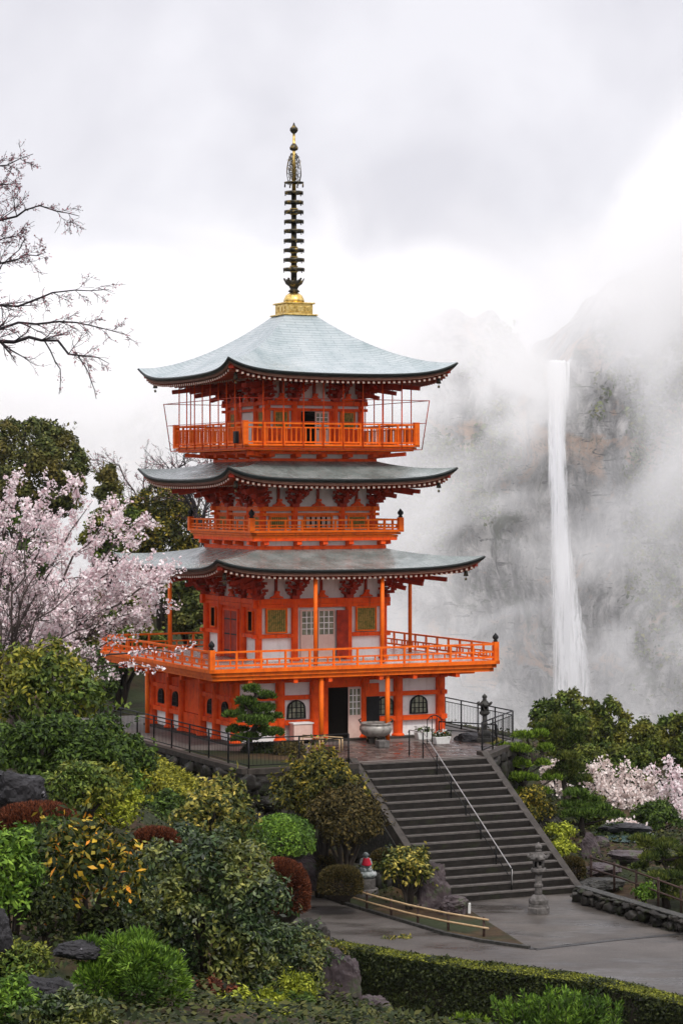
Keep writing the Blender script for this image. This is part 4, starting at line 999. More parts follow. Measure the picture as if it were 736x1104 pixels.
# --- foreground left hill ---
SHR('small camellia shrub with large yellow and orange turning leaves at lower left',95,945,34,118,120,'orangeleaf',9,.5,3.2,16,.36,'broad',dep=.7)
SHR('large dark glossy camellia shrub, widest plant in the lower left foreground',222,988,41,172,186,'camellia',6.5,.48,5.5,46,.24,dep=.45)
SHR('bright green azalea bush at the left edge of the photo, left of the orange-leaved shrub',14,945,33,70,105,'bright',7,.45,5,14,.4)
SHR('low bright green needle-leaved bush at the bottom, below the orange-leaved shrub',140,1055,31,130,95,'bright',7,.28,5,18,.34,mode='needle')
SHR('yellow-green seedling bush in the bottom left corner',12,1080,27,60,60,'bright',7,.4,4,8,.4)
SHR('low lime green bush at the bottom edge, right of the needle-leaved bush',270,1092,36,110,46,'lime',6,.4,4.5,12,.4)
SHR('dark low brownish bush between two green bushes at the bottom',225,1075,38,70,45,'redbrown',5,.4,5,9,.4)
SHR('small russet-leaved bush on the rocky edge, upper left of the grey boulder',348,1030,52,50,34,'bronzeleaf',4.5,.5,4,12,.36)
SHR('wide red-brown clipped dome bush at the left edge below the black rock',40,893,47,96,50,'redbrown',4.5,.3,9,1,1,mode='needle',dome=True,name='clipped_azalea',cat='shrub')
SHR('small red-brown clipped dome bush, middle one of the three, right of the lime bush',168,909,52,48,30,'redbrown',4,.3,9,1,1,mode='needle',dome=True,name='clipped_azalea',cat='shrub')
SHR('tall red-brown clipped dome bush beside the path, right of the big camellia',298,965,58,70,76,'redbrown',3.6,.3,9,1,1,mode='needle',dome=True,name='clipped_azalea',cat='shrub')
SHR('lime green azalea behind the left and middle red-brown domes',122,868,58,62,62,'lime',4.5,.5,6,16,.36)
SHR('tall bushy tree with yellow-tipped green leaves at the left edge under the pink cherry',48,752,63,135,115,'mid',6.5,.55,5,28,.3,bare=.5,name='broadleaf_tree',cat='tree')
SHR('dense dark green broadleaf tree below the yellow-tipped one at left',75,815,58,180,90,'green',6,.5,5.5,30,.28,bare=.3,name='broadleaf_tree',cat='tree')
SHR('mid green rounded bush between the dark tree and the long yellow-green hedge',122,842,74,70,84,'bright',5,.5,5.5,22,.32)
SHR('yellow-tipped bushy shrub in front of the boulder retaining wall',232,882,71,92,88,'yellowtip',6.5,.5,4.5,20,.32)
SHR('dark green shrub behind the yellow-tipped shrub, below the long hedge',170,885,74,90,60,'green',5,.5,5,16,.35)
SHR('neat green dome bush below the retaining wall, left of the dark clipped tree',304,907,84,70,56,'bright',3.8,.55,8,1,1,dome=True,name='clipped_dome',cat='shrub')
SHR('bronze and yellow leaved tree above the terrace corner left of the steps',345,856,87,104,96,'bronzeleaf',4.8,.55,5,28,.28,bare=.3,name='broadleaf_tree',cat='tree')
SHR('dark olive-brown tree with clipped cloud crown, just right of the bronze-leaved tree',372,888,85.5,86,84,'brownbush',4,.5,6,24,.30,bare=.2,name='clipped_tree',cat='tree')
SHR('low round olive-brown bush at the left foot of the little statue',367,954,83.5,46,38,'brownbush',3.2,.4,9,1,1,dome=True,mode='needle',name='clipped_dome',cat='shrub')
SHR('small rust-brown round bush just right behind the little statue',414,930,88,28,26,'brownbush',3.2,.4,8,1,1,dome=True,mode='needle',name='clipped_dome',cat='shrub')
SHR('small dark bush behind the round bush left of the statue',350,935,87,32,24,'brownbush',3.2,.4,7,1,1,dome=True,mode='needle',name='clipped_dome',cat='shrub')
SHR('airy yellow-green shrub on thin stems in the bamboo-fenced bed beside the statue',440,938,84.3,64,58,'yellowtip',5,.5,3.6,18,.3,bare=.45)
SHR('tiny yellow-leaved sprig beside the long dark hedge on the path edge',428,1017,79,44,16,'yellowtip',4,.5,1.8,8,.5,deep=.4)
SHR('dark glossy shrub filling the slope between the orange-leaved shrub and the big camellia',165,1000,44,120,110,'camellia',5.5,.5,5,26,.3)
SHR('dark green shrub at the left edge behind the bright azalea, under the black rock',60,925,40,110,80,'green',6,.5,5,22,.3)
SHR('dark leafy shrub at the bottom centre, lower right of the big camellia',298,1040,45,112,104,'camellia',5,.5,5,24,.3)
SHR('olive green shrub between the small red-brown dome and the yellow-tipped shrub',200,920,62,90,60,'camellia',5,.5,5,18,.34)
SHR('mid green leafy shrub between the big dark tree and the lime azalea',95,850,54,100,60,'mid',5.5,.5,5,18,.34)
SHR('dark green bush in shade between the green dome and the long left hedge',255,915,78,70,54,'green',4.5,.5,5,16,.35)
SHR('russet low shrub on the edge of the slope right of the weathered boulder',405,1100,56,40,22,'redbrown',4,.45,5,12,.4)
SHR('very dark low shrub under the orange-leaved shrub, between rocks',110,1010,34,90,60,'hedge2',6,.5,5,14,.4)
SHR('thin-leaved dark bush below the tall red-brown dome, by the path edge',312,1022,60,50,40,'hedge2',4,.5,5,12,.4)
SHR('dark sprawling shrub in the bottom left corner in front of the boulders',70,1095,27,120,50,'camellia',7,.5,5,16,.34)
SHR('dark small-leaved shrub between the two lichen-spotted boulders at the left edge',22,1040,29,60,50,'mid',6,.5,5,14,.38)
SHR('low dark green shrub in the bottom corner between the lime bush and the boulder',215,1098,33,110,44,'camellia',6,.5,5,16,.34)
SHR('olive shrub at the bottom edge under the grey weathered boulder',330,1100,47,90,36,'bronzeleaf',4.5,.5,5,14,.34)
SHR('small dark green shrub filling the hollow beside the bright azalea',50,985,33,60,60,'hedge2',6,.5,5,14,.4)
SHR('mid green low bush at the bottom edge between the red-brown tuft and the boulder',300,1092,40,90,44,'green',5,.5,5,14,.36)
SHR('small lime tufted bush on the slope left of the grey weathered boulder',322,1068,43,46,36,'lime',4.5,.4,4,9,.4)
SHR('dark leafy bush at the left under the orange-leaved shrub, beside the flat rock',130,985,37,80,60,'camellia',5.5,.5,5,16,.34)
# --- terrace ---
SHR('low clipped dark bush at the terrace corner right of the small pine',312,812,95,34,26,'brownbush',3,.5,7,1,1,dome=True,name='clipped_dome',cat='shrub')
SHR('low clipped green bush under the small pine on the terrace',284,812,96,50,22,'hedge2',3,.5,7,1,1,dome=True,name='clipped_dome',cat='shrub')
# --- right garden ---
SHR('lime green dome bush right of the steps, lower of two',606,916,92,32,24,'lime',3.2,.55,7,8,.5,dome=False)
SHR('yellow-green dome bush right of the steps, upper of two',604,899,96,38,24,'lime',3.2,.55,6,8,.5)
SHR('dark brown round bush close to the right foot of the steps',616,939,90,26,28,'brownbush',3,.4,8,1,1,dome=True,mode='needle',name='clipped_dome',cat='shrub')
SHR('reddish-brown bush beside the steps under the bright cloud pine',573,872,97,54,50,'bronzeleaf',3.6,.55,5,16,.35)
SHR('grey-green shrub in front of the right cherry blossom',705,882,104,62,40,'green',4,.5,4.5,14,.36)
SHR('small bright green bush by the low stone wall at the right edge',695,963,85,24,24,'bright',3.5,.5,6,7,.5)
SHR('dark shrub behind the bright cloud pine, right of the terrace railing',640,880,103,46,44,'pined',3.6,.5,5,14,.35)
SHR('mid green shrub below the right cherry blossom near the stream',662,900,99,44,28,'green',3.6,.5,4,10,.4)
# --- trees behind ---
SHR('large rounded olive evergreen tree behind the pink cherry at the left edge',22,512,150,160,122,'oak',4.2,.6,6,150,.13,name='evergreen_tree',cat='tree',bare=1.9,low=-.9)
SHR('narrow pointed evergreen tree between the round evergreen and the pagoda',117,528,145,34,62,'oak',4.5,.5,5,16,.34,name='evergreen_tree',cat='tree',bare=2.5,low=-.9)
SHR('olive brown bushy tree behind the middle roof at left',175,568,140,88,92,'bronzeleaf',4,.5,5.5,95,.14,name='evergreen_tree',cat='tree',bare=1.8,low=-.9)
SHR('low green tree crown behind the blossom, under the narrow evergreen',120,580,135,70,90,'cedar',4.5,.5,5,26,.25,name='evergreen_tree',cat='tree',bare=1.6,low=-.9)
SHR('dark evergreen tree just left of the pagoda behind its veranda',208,652,128,80,90,'oak',4.5,.55,6,26,.26,name='evergreen_tree',cat='tree',bare=1.2,low=-.9)
SHR('dark evergreen mass behind the veranda at left, behind the blossom',130,690,126,110,110,'cedar',4.5,.55,6,26,.26,name='evergreen_tree',cat='tree',bare=.5,low=-.9)
SHR('dark shaded evergreen behind the left end of the terrace railing',85,735,122,110,80,'green',4.5,.55,6,22,.28,name='evergreen_tree',cat='tree',bare=.2,low=-.9)
SHR('shadowy evergreen behind the left blossom at the photo edge',15,640,132,100,190,'green',4.5,.55,5,30,.26,name='evergreen_tree',cat='tree',bare=.4,low=-.9)
CED=[(612,790,128,66,92),(650,795,133,60,80),(690,812,127,60,76),(728,806,131,52,84),(672,832,122,66,60),(628,838,119,70,60),(760,830,128,66,100),(584,782,140,30,44),(815,800,126,80,110),(880,815,120,90,110),(950,800,132,90,120)]
CED=[(x,y-6,Y,w,h) for x,y,Y,w,h in CED]
CL=['tallest cedar behind the bright cloud pine, its knobby top against the waterfall','second cedar from the left behind the right cherry, slightly lower','middle cedar behind the right cherry blossom','cedar at the right edge of the photo behind the blossom','low bushy cedar in front of the middle one, right above the blossom','low cedar close behind the dark clipped pine','cedar mostly outside the right edge of the photo','small thin cedar top farthest left, by the railing corner','first cedar beyond the right edge of the photo','second cedar beyond the right edge of the photo','third cedar beyond the right edge of the photo']
for q,l in zip(CED,CL): SHR(l,*q,'cedar',4.2,.6,5.5,26,.26,name='cedar_tree',cat='tree',bare=.9,low=-.9,group=None)
gz={}
# ---------- build ground ----------
def axis(lo,hi,step,outer):
    a=[o for o in outer if o<lo]+[lo+i*step for i in range(int((hi-lo)/step)+1)]+[o for o in outer if o>hi]; return a
xs=axis(-45,45,.9,[-4000,-1500,-600,-300,-150,-90,-65,-52,52,65,90,150,300,600,1500,4000])
ys=axis(10,152,.9,[-3000,-600,-100,-40,-15,0,6,160,172,185,200,220,245,280,350,440,470,600,1200,4000])
vs=[(x,y,ground(x,y)) for y in ys for x in xs]; GV=np.array([v[2] for v in vs]).reshape(len(ys),len(xs)); nx=len(xs); fs=[(j*nx+i,j*nx+i+1,(j+1)*nx+i+1,(j+1)*nx+i) for j in range(len(ys)-1) for i in range(nx-1)]
mb=MB(); mb.add(vs,fs,0,True); tag(mb.build('ground',M['soil']),kind='structure')
# ---------- build shrubs and crowns ----------
def build_shrub(q,i):
    rng=np.random.default_rng(100+i); c=W(q['px'],q['py'],q['Y']); rx,rz=q['w'],q['h']; ry=rx*q['deep']
    gzv=ground(c.x,c.y); base=Vector((c.x,c.y,min(gzv,c.z-rz*.7)))
    if q['name']=='clipped_dome' and q['Y']>94 and q['px']<330: base.z=TZ+.01
    o=empty(q['name'],base,0,q['label'],q['cat'],q['group']); cc=np.array([0,0,c.z-base.z])
    n=int(q['A']*q['cov']*(1.0+.6*q['deep'])); n=min(n,60000)
    if q['dome']:
        d=nrmz(rng.normal(0,1,(n,3))); d[:,2]=np.where(d[:,2]<-.35,-d[:,2],d[:,2]); e=.86
        d2=np.sign(d)*np.abs(d)**e; k=(1-.07*rng.uniform(0,1,(n,1))); 
        lump=np.array([.05*noise.noise(Vector(v)*2.2+Vector((i,0,0))) for v in d])[:,None]
        P=cc+d2*np.array([rx,ry,rz])*(k+lump); Nn=d/np.array([rx,ry,rz]); 
        vs=[];fs=[];nu,nv=20,12
        for a in range(nv+1):
            for b in range(nu):
                v_=PI*a/nv; u=2*PI*b/nu; vs.append((cc[0]+.90*rx*math.sin(v_)*math.cos(u),cc[1]+.90*ry*math.sin(v_)*math.sin(u),cc[2]+.90*rz*math.cos(v_)))
        for a in range(nv):
            for b in range(nu): fs.append((a*nu+b,(a+1)*nu+b,(a+1)*nu+(b+1)%nu,a*nu+(b+1)%nu))
        m_=MB(); m_.add(vs,fs,0,True); m_.build('inner_dark_core',M['bark'],o)  # solid dark core added under the leaves, blocks see-through and darkens the depth
        leaf_obj('foliage',P,Nn,q['L'],q['L']*q['asp'],LM[q['lm']],o,rng,q['mode'])
    else:
        lb=lobes(cc,(rx,ry,rz),q['nl'],q['lf']*min(rx,rz*1.15),rng,low=q['low'],kv=.9 if q['nl']>90 else .62)
        lb=np.vstack([lb,[[cc[0],cc[1],cc[2]-.15*rz,min(rx,rz)*(.86 if q['nl']>90 else .62)]]])
        P,Nn=sample(lb,int(n*1.25),rng,depth=q['dep'])
        nsp=int(26+q['w']*10); SP=[];SN=[]                     # loose sprigs that break the outline
        for _ in range(nsp):
            j=rng.integers(len(lb)-1); c0=lb[j,:3]; d=nrmz((c0-cc+rng.normal(0,.35,3)*rx+np.array([0,0,.3*rz]))[None])[0]; Ls=min(rx,rz)*rng.uniform(.16,.36)*(.45 if q['low']==-.9 else 1); k_=int(max(6,Ls/q['L']*5))
            t=rng.uniform(0,1,(k_,1))**.8; pc=c0+d*lb[j,3]*.9; bow=rng.normal(0,.25,3); SP.append(pc+(d+bow*t)*Ls*t+rng.normal(0,q['L']*.32,(k_,3))); SN.append(np.tile(d*.5,(k_,1))+rng.normal(0,.6,(k_,3)))
        P=np.vstack([P]+SP); Nn=np.vstack([Nn]+SN)
        leaf_obj('foliage',P,Nn,q['L'],q['L']*q['asp'],LM[q['lm']],o,rng,q['mode'])
        m_=MB(); r_=random.Random(i); tr=max(.03,rx*.06)
        for b in range(min(9,q['nl']//3+2)):
            e=Vector(lb[r_.randrange(len(lb))][:3]); s=Vector((r_.uniform(-1,1)*tr,r_.uniform(-1,1)*tr,-.3)); 
            mid=Vector((s.x*.5+e.x*.25,s.y*.5+e.y*.25,(cc[2]-rz*.6)*.7)); 
            m_.tube([s,mid,mid.lerp(e,.6)+Vector((r_.uniform(-.1,.1)*rx,0,0)),e],[tr,tr*.75,tr*.5,tr*.2],6)
        m_.build('trunk' if q['cat']=='tree' else 'stems',M[q['bark']],o)
for i,q in enumerate(SH): build_shrub(q,i)
# ---------- hedges ----------
def hedge(label,back,front,zb,lm,lpx,Yr,cov=7,top_n=True):
    """back/front: world top outlines (equal count); zb: height"""
    o=empty('hedge',(back[0][0],back[0][1],back[0][2]-zb),0,label,'hedge'); L0=Vector(o.location)
    B=[Vector(p)-L0 for p in back]; Fp=[Vector(p)-L0 for p in front]; n=len(B); rng=np.random.default_rng(int(abs(back[0][0]*10)))
    m_=MB(); vs=[]
    for a,b in zip(B,Fp):
        ins=(b-a).normalized()*.06
        vs+=[a+ins-Vector((0,0,.05)),b-ins-Vector((0,0,.05)),b-ins-Vector((0,0,zb+.6)),a+ins-Vector((0,0,zb+.6))]
    fs=[(0,1,2,3),tuple(4*(n-1)+k for k in (3,2,1,0))]
    for i in range(n-1):
        for k in range(4): fs.append((4*i+k,4*(i+1)+k,4*(i+1)+(k+1)%4,4*i+(k+1)%4))
    m_.add(vs,fs); m_.build('inner_dark_core',M['bark'],o)  # dark solid added inside the hedge to close and darken gaps between leaves
    Ps=[];Ns=[]; L=lpx*Yr/F; la=L*L*.5*.5
    for i in range(n-1):
        for (p0,p1,p2,p3,nn) in ((B[i],B[i+1],Fp[i+1],Fp[i],(0,0,1)),(Fp[i],Fp[i+1],Fp[i+1]-Vector((0,0,zb)),Fp[i]-Vector((0,0,zb)),None),(B[i+1],B[i],B[i]-Vector((0,0,zb)),B[i+1]-Vector((0,0,zb)),None)):
            e1=p1-p0;e2=p3-p0; ar=e1.cross(e2).length; k=int(cov*ar/la*.6)
            if nn is None: nn=-(e1.cross(e2)).normalized(); nn=tuple(nn)
            u=rng.uniform(0,1,(k,1));v=rng.uniform(0,1,(k,1)); P=(np.array(p0)*(1-u)+np.array(p1)*u)*(1-v)+(np.array(p3)*(1-u)+np.array(p2)*u)*v
            P=P+np.array(nn)*rng.uniform(-.10,.04,(k,1)); 
            wob=np.array([noise.noise(Vector(p)*1.3) for p in P])[:,None]; P=P+np.array(nn)*wob*.10
            Ps.append(P); Ns.append(np.tile(nn,(k,1)))
    P=np.vstack(Ps);Nn=np.vstack(Ns)
    leaf_obj('foliage',P,Nn,L,L*.5,LM[lm],o,rng,'broad'); return o
zt=PZ+1.15
hb=[G(x,y,zt) for x,y in ((300,1002),(345,1012),(400,1021),(460,1031),(520,1038),(580,1045),(640,1053),(700,1066),(760,1082))]
hf=[G(x,y,zt) for x,y in ((297,1009),(341,1018),(396,1028),(456,1039),(516,1047),(576,1054),(637,1062),(698,1076),(757,1092))]
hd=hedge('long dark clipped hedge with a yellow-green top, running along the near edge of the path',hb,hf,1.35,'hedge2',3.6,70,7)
# yellow-green leaves on its top, brightened to paint the light falling there
def topdress(o,back,front,lm,L,k,rng):
    L0=Vector(o.location); Ps=[]
    for i in range(len(back)-1):
        ar=(back[i+1]-back[i]).cross(front[i]-back[i]).length; m=int(ar*k); u=rng.uniform(0,1,(m,1));v=rng.uniform(.05,1,(m,1))
        a,b,c,d=[np.array(Vector(p)-L0) for p in (back[i],back[i+1],front[i+1],front[i])]
        Ps.append((a*(1-u)+b*u)*(1-v)+(d*(1-u)+c*u)*v+np.array([0,0,.05]))
    P=np.vstack(Ps); leaf_obj('lit_top_growth',P,np.tile([0,0,1.],(len(P),1)),L,L*.5,LM[lm],o,rng)
ho=hd
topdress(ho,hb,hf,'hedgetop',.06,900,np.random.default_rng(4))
A=[W(104,782,88),W(135,800,87),W(170,822,86),W(205,843,85),W(222,855,84.5)]; B=[W(95,792,86),W(120,815,83),W(152,838,81.5),W(190,862,80.5),W(210,876,80)]
A=[v+Vector((0,0,.25)) for v in A]; B=[v+Vector((0,0,.25)) for v in B]
hl=hedge('long yellow-green hedge sloping down in front of the boulder retaining wall at left',A,B,1.6,'hedge',4,84,7)
# ---------- pines with flat pads ----------
def cloud_pine(label,px,py,Y,pads,lm,trunkpts,L=.16,name='pine_tree',cov=1.0,loc=None,flat=.42):
    """pads: (px,py,half width px,half height px,depth offset)"""
    base=loc or Vector((W(px,py,Y).x,Y,ground(W(px,py,Y).x,Y)))
    o=empty(name,base,0,label,'tree'); rng=np.random.default_rng(int(px)); ends=[]
    for (x,y,w_,h_,dy) in pads:
        c=W(x,y,Y+dy)-base; s=Y/F; rx=w_*s; rz=h_*s*.8; n_=max(4,int(w_/4)); lb=[]
        for k in range(n_):
            a=rng.uniform(0,2*PI); q=math.sqrt(rng.uniform(0,1))*.68; r=rx*rng.uniform(.28,.42)
            lb.append((c.x+rx*q*math.cos(a),c.y+rx*.8*q*math.sin(a),c.z+rz*rng.uniform(-.35,.25),r))
        lb=np.array(lb); fl=min(.9,rz/(rx*.40)); n=int(cov*13*(w_*max(h_,w_*.35)*4*.785)/( (L/s)*(L/s)*.3*.5)*.6); n=min(n,16000)
        P,Nn=sample(lb,n,rng,flat=fl,depth=.55,up=-.3)
        leaf_obj('needle_pad',P,Nn*np.array([1,1,1.0])+np.array([0,0,.6]),L,L*.30,LM[lm],o,rng,'needle'); ends.append((c,rx))
    mb=MB(); T_=[W(x,y,Y+dy)-base for x,y,dy in trunkpts]; T_[0]=Vector((T_[0].x,T_[0].y,-.2)); nT=len(T_); r0=.16
    mb.tube(T_,[r0*(1-.7*i/(nT-1)) for i in range(nT)],8)
    for c,rx in ends:
        t=min(T_,key=lambda p:(p-c).length+ (5 if p.z>c.z+.1 else 0)); m=t.lerp(c,.5)+Vector((0,0,-.06)); mb.tube([t,m,c-Vector((0,0,.05))],[.07,.05,.025],6)
    mb.build('trunk',M['bark'],o); return o
p0=G(272,812,TZ)
cloud_pine('small cloud-pruned pine on the terrace in front of the left of the pagoda',272,812,p0.y,
 [(274,745,14,5,0),(285,752,14,5,.3),(263,758,17,6,-.2),(284,765,18,6,.2),(256,771,15,5,0),(276,779,25,7,-.4),(296,774,10,4,.3),(258,788,14,5,.2),(288,791,20,6,0),(270,764,16,6,.6),(268,797,20,5,-.2)],
 'pine',[(272,812,0),(268,795,0),(277,780,0),(268,765,0),(276,750,0),(274,744,0)],L=.17,loc=p0,cov=1.9)
cloud_pine('bright green cloud-pruned pine with layered pads just right of the steps',562,870,99,
 [(568,794,22,6,0),(553,808,26,6,-.5),(588,808,16,5,.4),(548,823,27,6,0),(584,824,18,5,.2),(541,838,18,5,-.3),(570,840,24,6,-.4),(594,840,12,5,.3),(586,854,17,5,0),(552,855,17,5,-.2)],
 'pineb',[(572,875,0),(568,855,0),(560,838,0),(574,820,0),(570,803,0)],L=.16,cov=1.2)
cloud_pine('tall dark clipped conifer with domed stacked layers behind the bright cloud pine',605,880,104,
 [(603,780,18,8,0),(588,786,16,7,0),(582,795,14,6,0),(610,792,26,8,.2),(600,805,24,6,0),(622,800,14,7,0),(608,815,26,6,-.2),(614,828,26,6,0),(622,842,20,6,0),(600,836,20,6,0)],
 'pined',[(612,885,0),(610,860,0),(606,835,0),(606,810,0),(604,785,0)],L=.17,cov=1.3)
cloud_pine('wide drooping pine with long flat layers above the stream',640,905,98,
 [(622,856,18,5,0),(612,868,22,6,0),(632,864,18,5,.3),(645,872,22,5,0),(625,878,30,6,-.3),(655,880,18,4,.2),(600,880,16,5,.3)],
 'pine',[(630,905,0),(626,890,0),(628,875,0),(622,858,0)],L=.16,cov=1.1)
cloud_pine('dark low spreading pine at the right edge beside the low stone wall',715,975,86,
 [(690,906,20,5,0),(712,912,26,6,0),(740,920,22,7,0),(700,924,22,5,-.3),(722,932,26,6,0),(690,936,14,4,0),(745,940,20,6,0),(712,945,26,6,-.3),(728,956,24,6,0),(740,968,20,7,-.2),(715,966,20,5,0)],
 'pined',[(718,985,0),(716,965,0),(722,945,0),(714,928,0),(716,912,0)],L=.15,cov=1.3)
def spikes(label,px,py,Y,w,h,n,lm,seed):
    """upright plume-like conifer at the bottom edge"""
    rng=np.random.default_rng(seed); c=W(px,py,Y); s=Y/F; base=Vector((c.x,c.y,ground(c.x,c.y))); o=empty('juniper_shrub',base,0,label,'shrub'); Ps=[];Ns=[]; mb=MB()
    for k in range(n):
        a=rng.uniform(0,2*PI); q=math.sqrt(rng.uniform(0,1)); top=Vector((c.x+w*s/2*q*math.cos(a),c.y+w*s/2*.7*q*math.sin(a),c.z+h*s/2*(rng.uniform(.2,1)*(1-.6*q*q))))-base
        st_=top-Vector((math.cos(a)*q*.35,math.sin(a)*q*.35,rng.uniform(.7,1.1))); m=170
        t=rng.uniform(0,1,(m,1)); P=np.array(st_)*(1-t)+np.array(top)*t; rr=(1-t)*.20+.03; dirs=nrmz(rng.normal(0,1,(m,3))); P=P+dirs*rr
        Ps.append(P); Ns.append(dirs*.8+np.array(top-st_)*.8); mb.tube([st_-Vector((0,0,1.0)),st_,top],[.03,.02,.006],4)
    leaf_obj('foliage',np.vstack(Ps),np.vstack(Ns),.13,.04,LM[lm],o,rng,'needle'); mb.build('stems',M['bark'],o)
spikes('feathery bright green conifer bush at the bottom edge, in front of the long hedge',600,1092,58,150,56,60,'bright',3)
spikes('smaller feathery green conifer bush at the bottom, left of the larger feathery one',500,1108,60,70,30,22,'pineb',4)
# ---------- rocks ----------
def rock(label,px,py,Y,w,h,m='rock',deep=.8,seed=0,sharp=.35,rz=0,cat='rock',name='rock'):
    s=Y/F; c=W(px,py,Y); vs=[];fs=[]; import bmesh
    b=bmesh.new(); bmesh.ops.create_icosphere(b,subdivisions=5,radius=1); sd=Vector((seed*3.1,seed*1.7,seed))
    rr=random.Random(seed*7+1); PL=[]
    for _ in range(13): PL.append((Vector((rr.gauss(0,1),rr.gauss(0,1),rr.gauss(0,1))).normalized(),rr.uniform(.60,.92)))
    for v in b.verts:
        p=v.co.copy()
        for pn,pd in PL:
            t_=p.dot(pn)
            if t_>pd: p=p-pn*(t_-pd)
        d=1.15+.30*noise.noise(p*.9+sd)+.14*noise.noise(p*2.3+sd)+.10*noise.noise(p*5+sd)+.07*noise.noise(p*11+sd)+.04*noise.noise(p*23+sd)-sharp*.25*abs(noise.noise(p*1.6+sd*2))
        p.x=math.copysign(abs(p.x)**.8,p.x); p.z=math.copysign(abs(p.z)**.8,p.z)
        v.co=Vector((p.x*d*w*s/2,p.y*d*w*s/2*deep,p.z*d*h*s/2))
    me=bpy.data.meshes.new(name); b.to_mesh(me); b.free(); me.materials.append(M[m])
    for p in me.polygons: p.use_smooth=False
    o=bpy.data.objects.new(name,me); o.location=c; o.rotation_euler=(0,0,rz); link(o); tag(o,label,cat); return o
rock('large dark flat-topped rock at the left edge above the red-brown dome',18,857,52,58,52,'rock',seed=1)
rock('dark boulder with white lichen patches at the left edge near the bottom',-8,1015,29,50,80,'rock',seed=2)
rock('big dark lichen-spotted boulder at the bottom left, left of the needle-leaved bush',48,1080,28,56,70,'rock',seed=3)
rock('dark round-topped rock below the orange-leaved shrub',86,1024,31,44,20,'rock',seed=4)
cp(362,1140,49)
rock('tall grey weathered boulder on the slope edge, left of the long hedge',366,1072,50,48,104,'rockp',seed=5,rz=.4)
rock('smaller grey rock at the foot of the weathered boulder',400,1092,53,40,36,'rockp',seed=6)
rock('mossy brown rock on the slope between the tall red-brown dome and the path',330,1030,56,60,70,'rockm',seed=7)
rock('grey mossy rock under the dark clipped tree left of the statue',328,938,87,44,40,'rockp',seed=8)
rock('tall purple-grey standing rock beside the left foot of the steps',467,962,84.6,32,50,'rockp',deep=.7,seed=9)
rock('dark purple rock lying right of the tall standing rock',489,978,83.6,36,26,'rockp',seed=10)
rock('low dark rock at the base of the dark stone lantern on the terrace',510,797,100,40,15,'rock',seed=11)
rock('purple-grey rock behind the right foot of the steps by the stream',636,918,93,22,34,'rockp',seed=12)
rock('flat grey stepping rock below the brown fence beside the stream',650,937,90,40,12,'rockp',seed=13)
rock('long flat dark rock across the far side of the small pond',672,893,99,50,12,'rock',seed=14)
rock('flat rock slab in front of the small pond',676,922,92,48,10,'rockp',seed=15)
rock('small rock at the left rim of the small pond',648,908,95,16,12,'rockp',seed=16)
rock('low rock at the right rim of the small pond',704,914,95,24,12,'rockp',seed=17)
rock('rough stone step right of the stairs, lower one',634,968,87,34,13,'stone_dark',seed=18)
rock('rough stone step right of the stairs, upper one',650,953,88.5,44,10,'stone_dark',seed=19)
rock('dark rock beside the steps, behind the lime bushes',590,893,97,26,24,'rockm',seed=21)
pw=G(672,906,PZ+.35); mb=MB(); n=26
mb.add([(pw.x+1.15*math.cos(2*PI*k/n)*(1+.15*math.sin(3*2*PI*k/n)),pw.y+1.9*math.sin(2*PI*k/n)-.5,PZ+.62) for k in range(n)],[tuple(range(n))])
tag(mb.build('pond_water',mat('teal_pond_water',[(.05,.09,.085),(.10,.15,.14)],2,.12,.06,.01,6)),kind='structure')
a=G(622,972,PZ);b=G(740,1008,PZ)
o=stone_wall('low_stone_wall',(a.x,a.y),(b.x,b.y),PZ+.5,PZ-.3,'low wall of dark mossy stones along the right side of the plaza',50,'rockm',.45,.36); 
mb=MB(); mb.beam(a+Vector((.1,.15,.52)),b+Vector((.1,.15,.52)),.42,.06); o2=mb.build('coping',M['stone_dark'],o,bevel=.02)
# small upright white post by the bed
p=G(505.5,986,PZ); mb=MB(); mb.box(-.05,.05,-.05,.05,0,.40); tag(mb.build('marker_post',M['pot'],None,p,bevel=.012),'small white marker post at the end of the bamboo fence, beside the dark purple rock','post')
p=G(408,965,PZ); 
for k,(dx,hh,l) in enumerate(((0,.75,'short grey stone post right beside the statue pedestal'),(.36,.68,'second short grey stone post, farther right of the statue, under the airy shrub'))):
    mb=MB(); mb.lathe([(.13,0),(.13,hh),(.10,hh+.06),(.02,hh+.08)],(0,0,0),12); tag(mb.build('stone_post',M['stone_dark'],None,(p.x+dx,p.y+.2,PZ)),l,'post')
# ---------- little seated statue with a red bib ----------
p=G(394,967,PZ); s_=empty('stone_statue',p,.25,'small seated stone figure with a red bib on a round lotus pedestal, beside the path','statue')
mb=MB(); mb.lathe([(.46,0),(.46,.30),(.44,.32)],(0,0,0),24); mb.lathe([(.36,.32),(.36,.66),(.34,.68)],(0,0,0),24); mb.build('pedestal',M['stone'],s_,bevel=.01)
mb=MB(); mb.lathe([(.26,.68),(.36,.74),(.40,.84),(.36,.92),(.2,.94)],(0,0,0),20)
for k in range(12): a=2*PI*k/12; mb.lathe([(.02,0),(.09,.05),(.08,.13),(.01,.19)],(.33*math.cos(a),.33*math.sin(a),.74),6)
mb.build('lotus_seat',M['jizo'],s_)
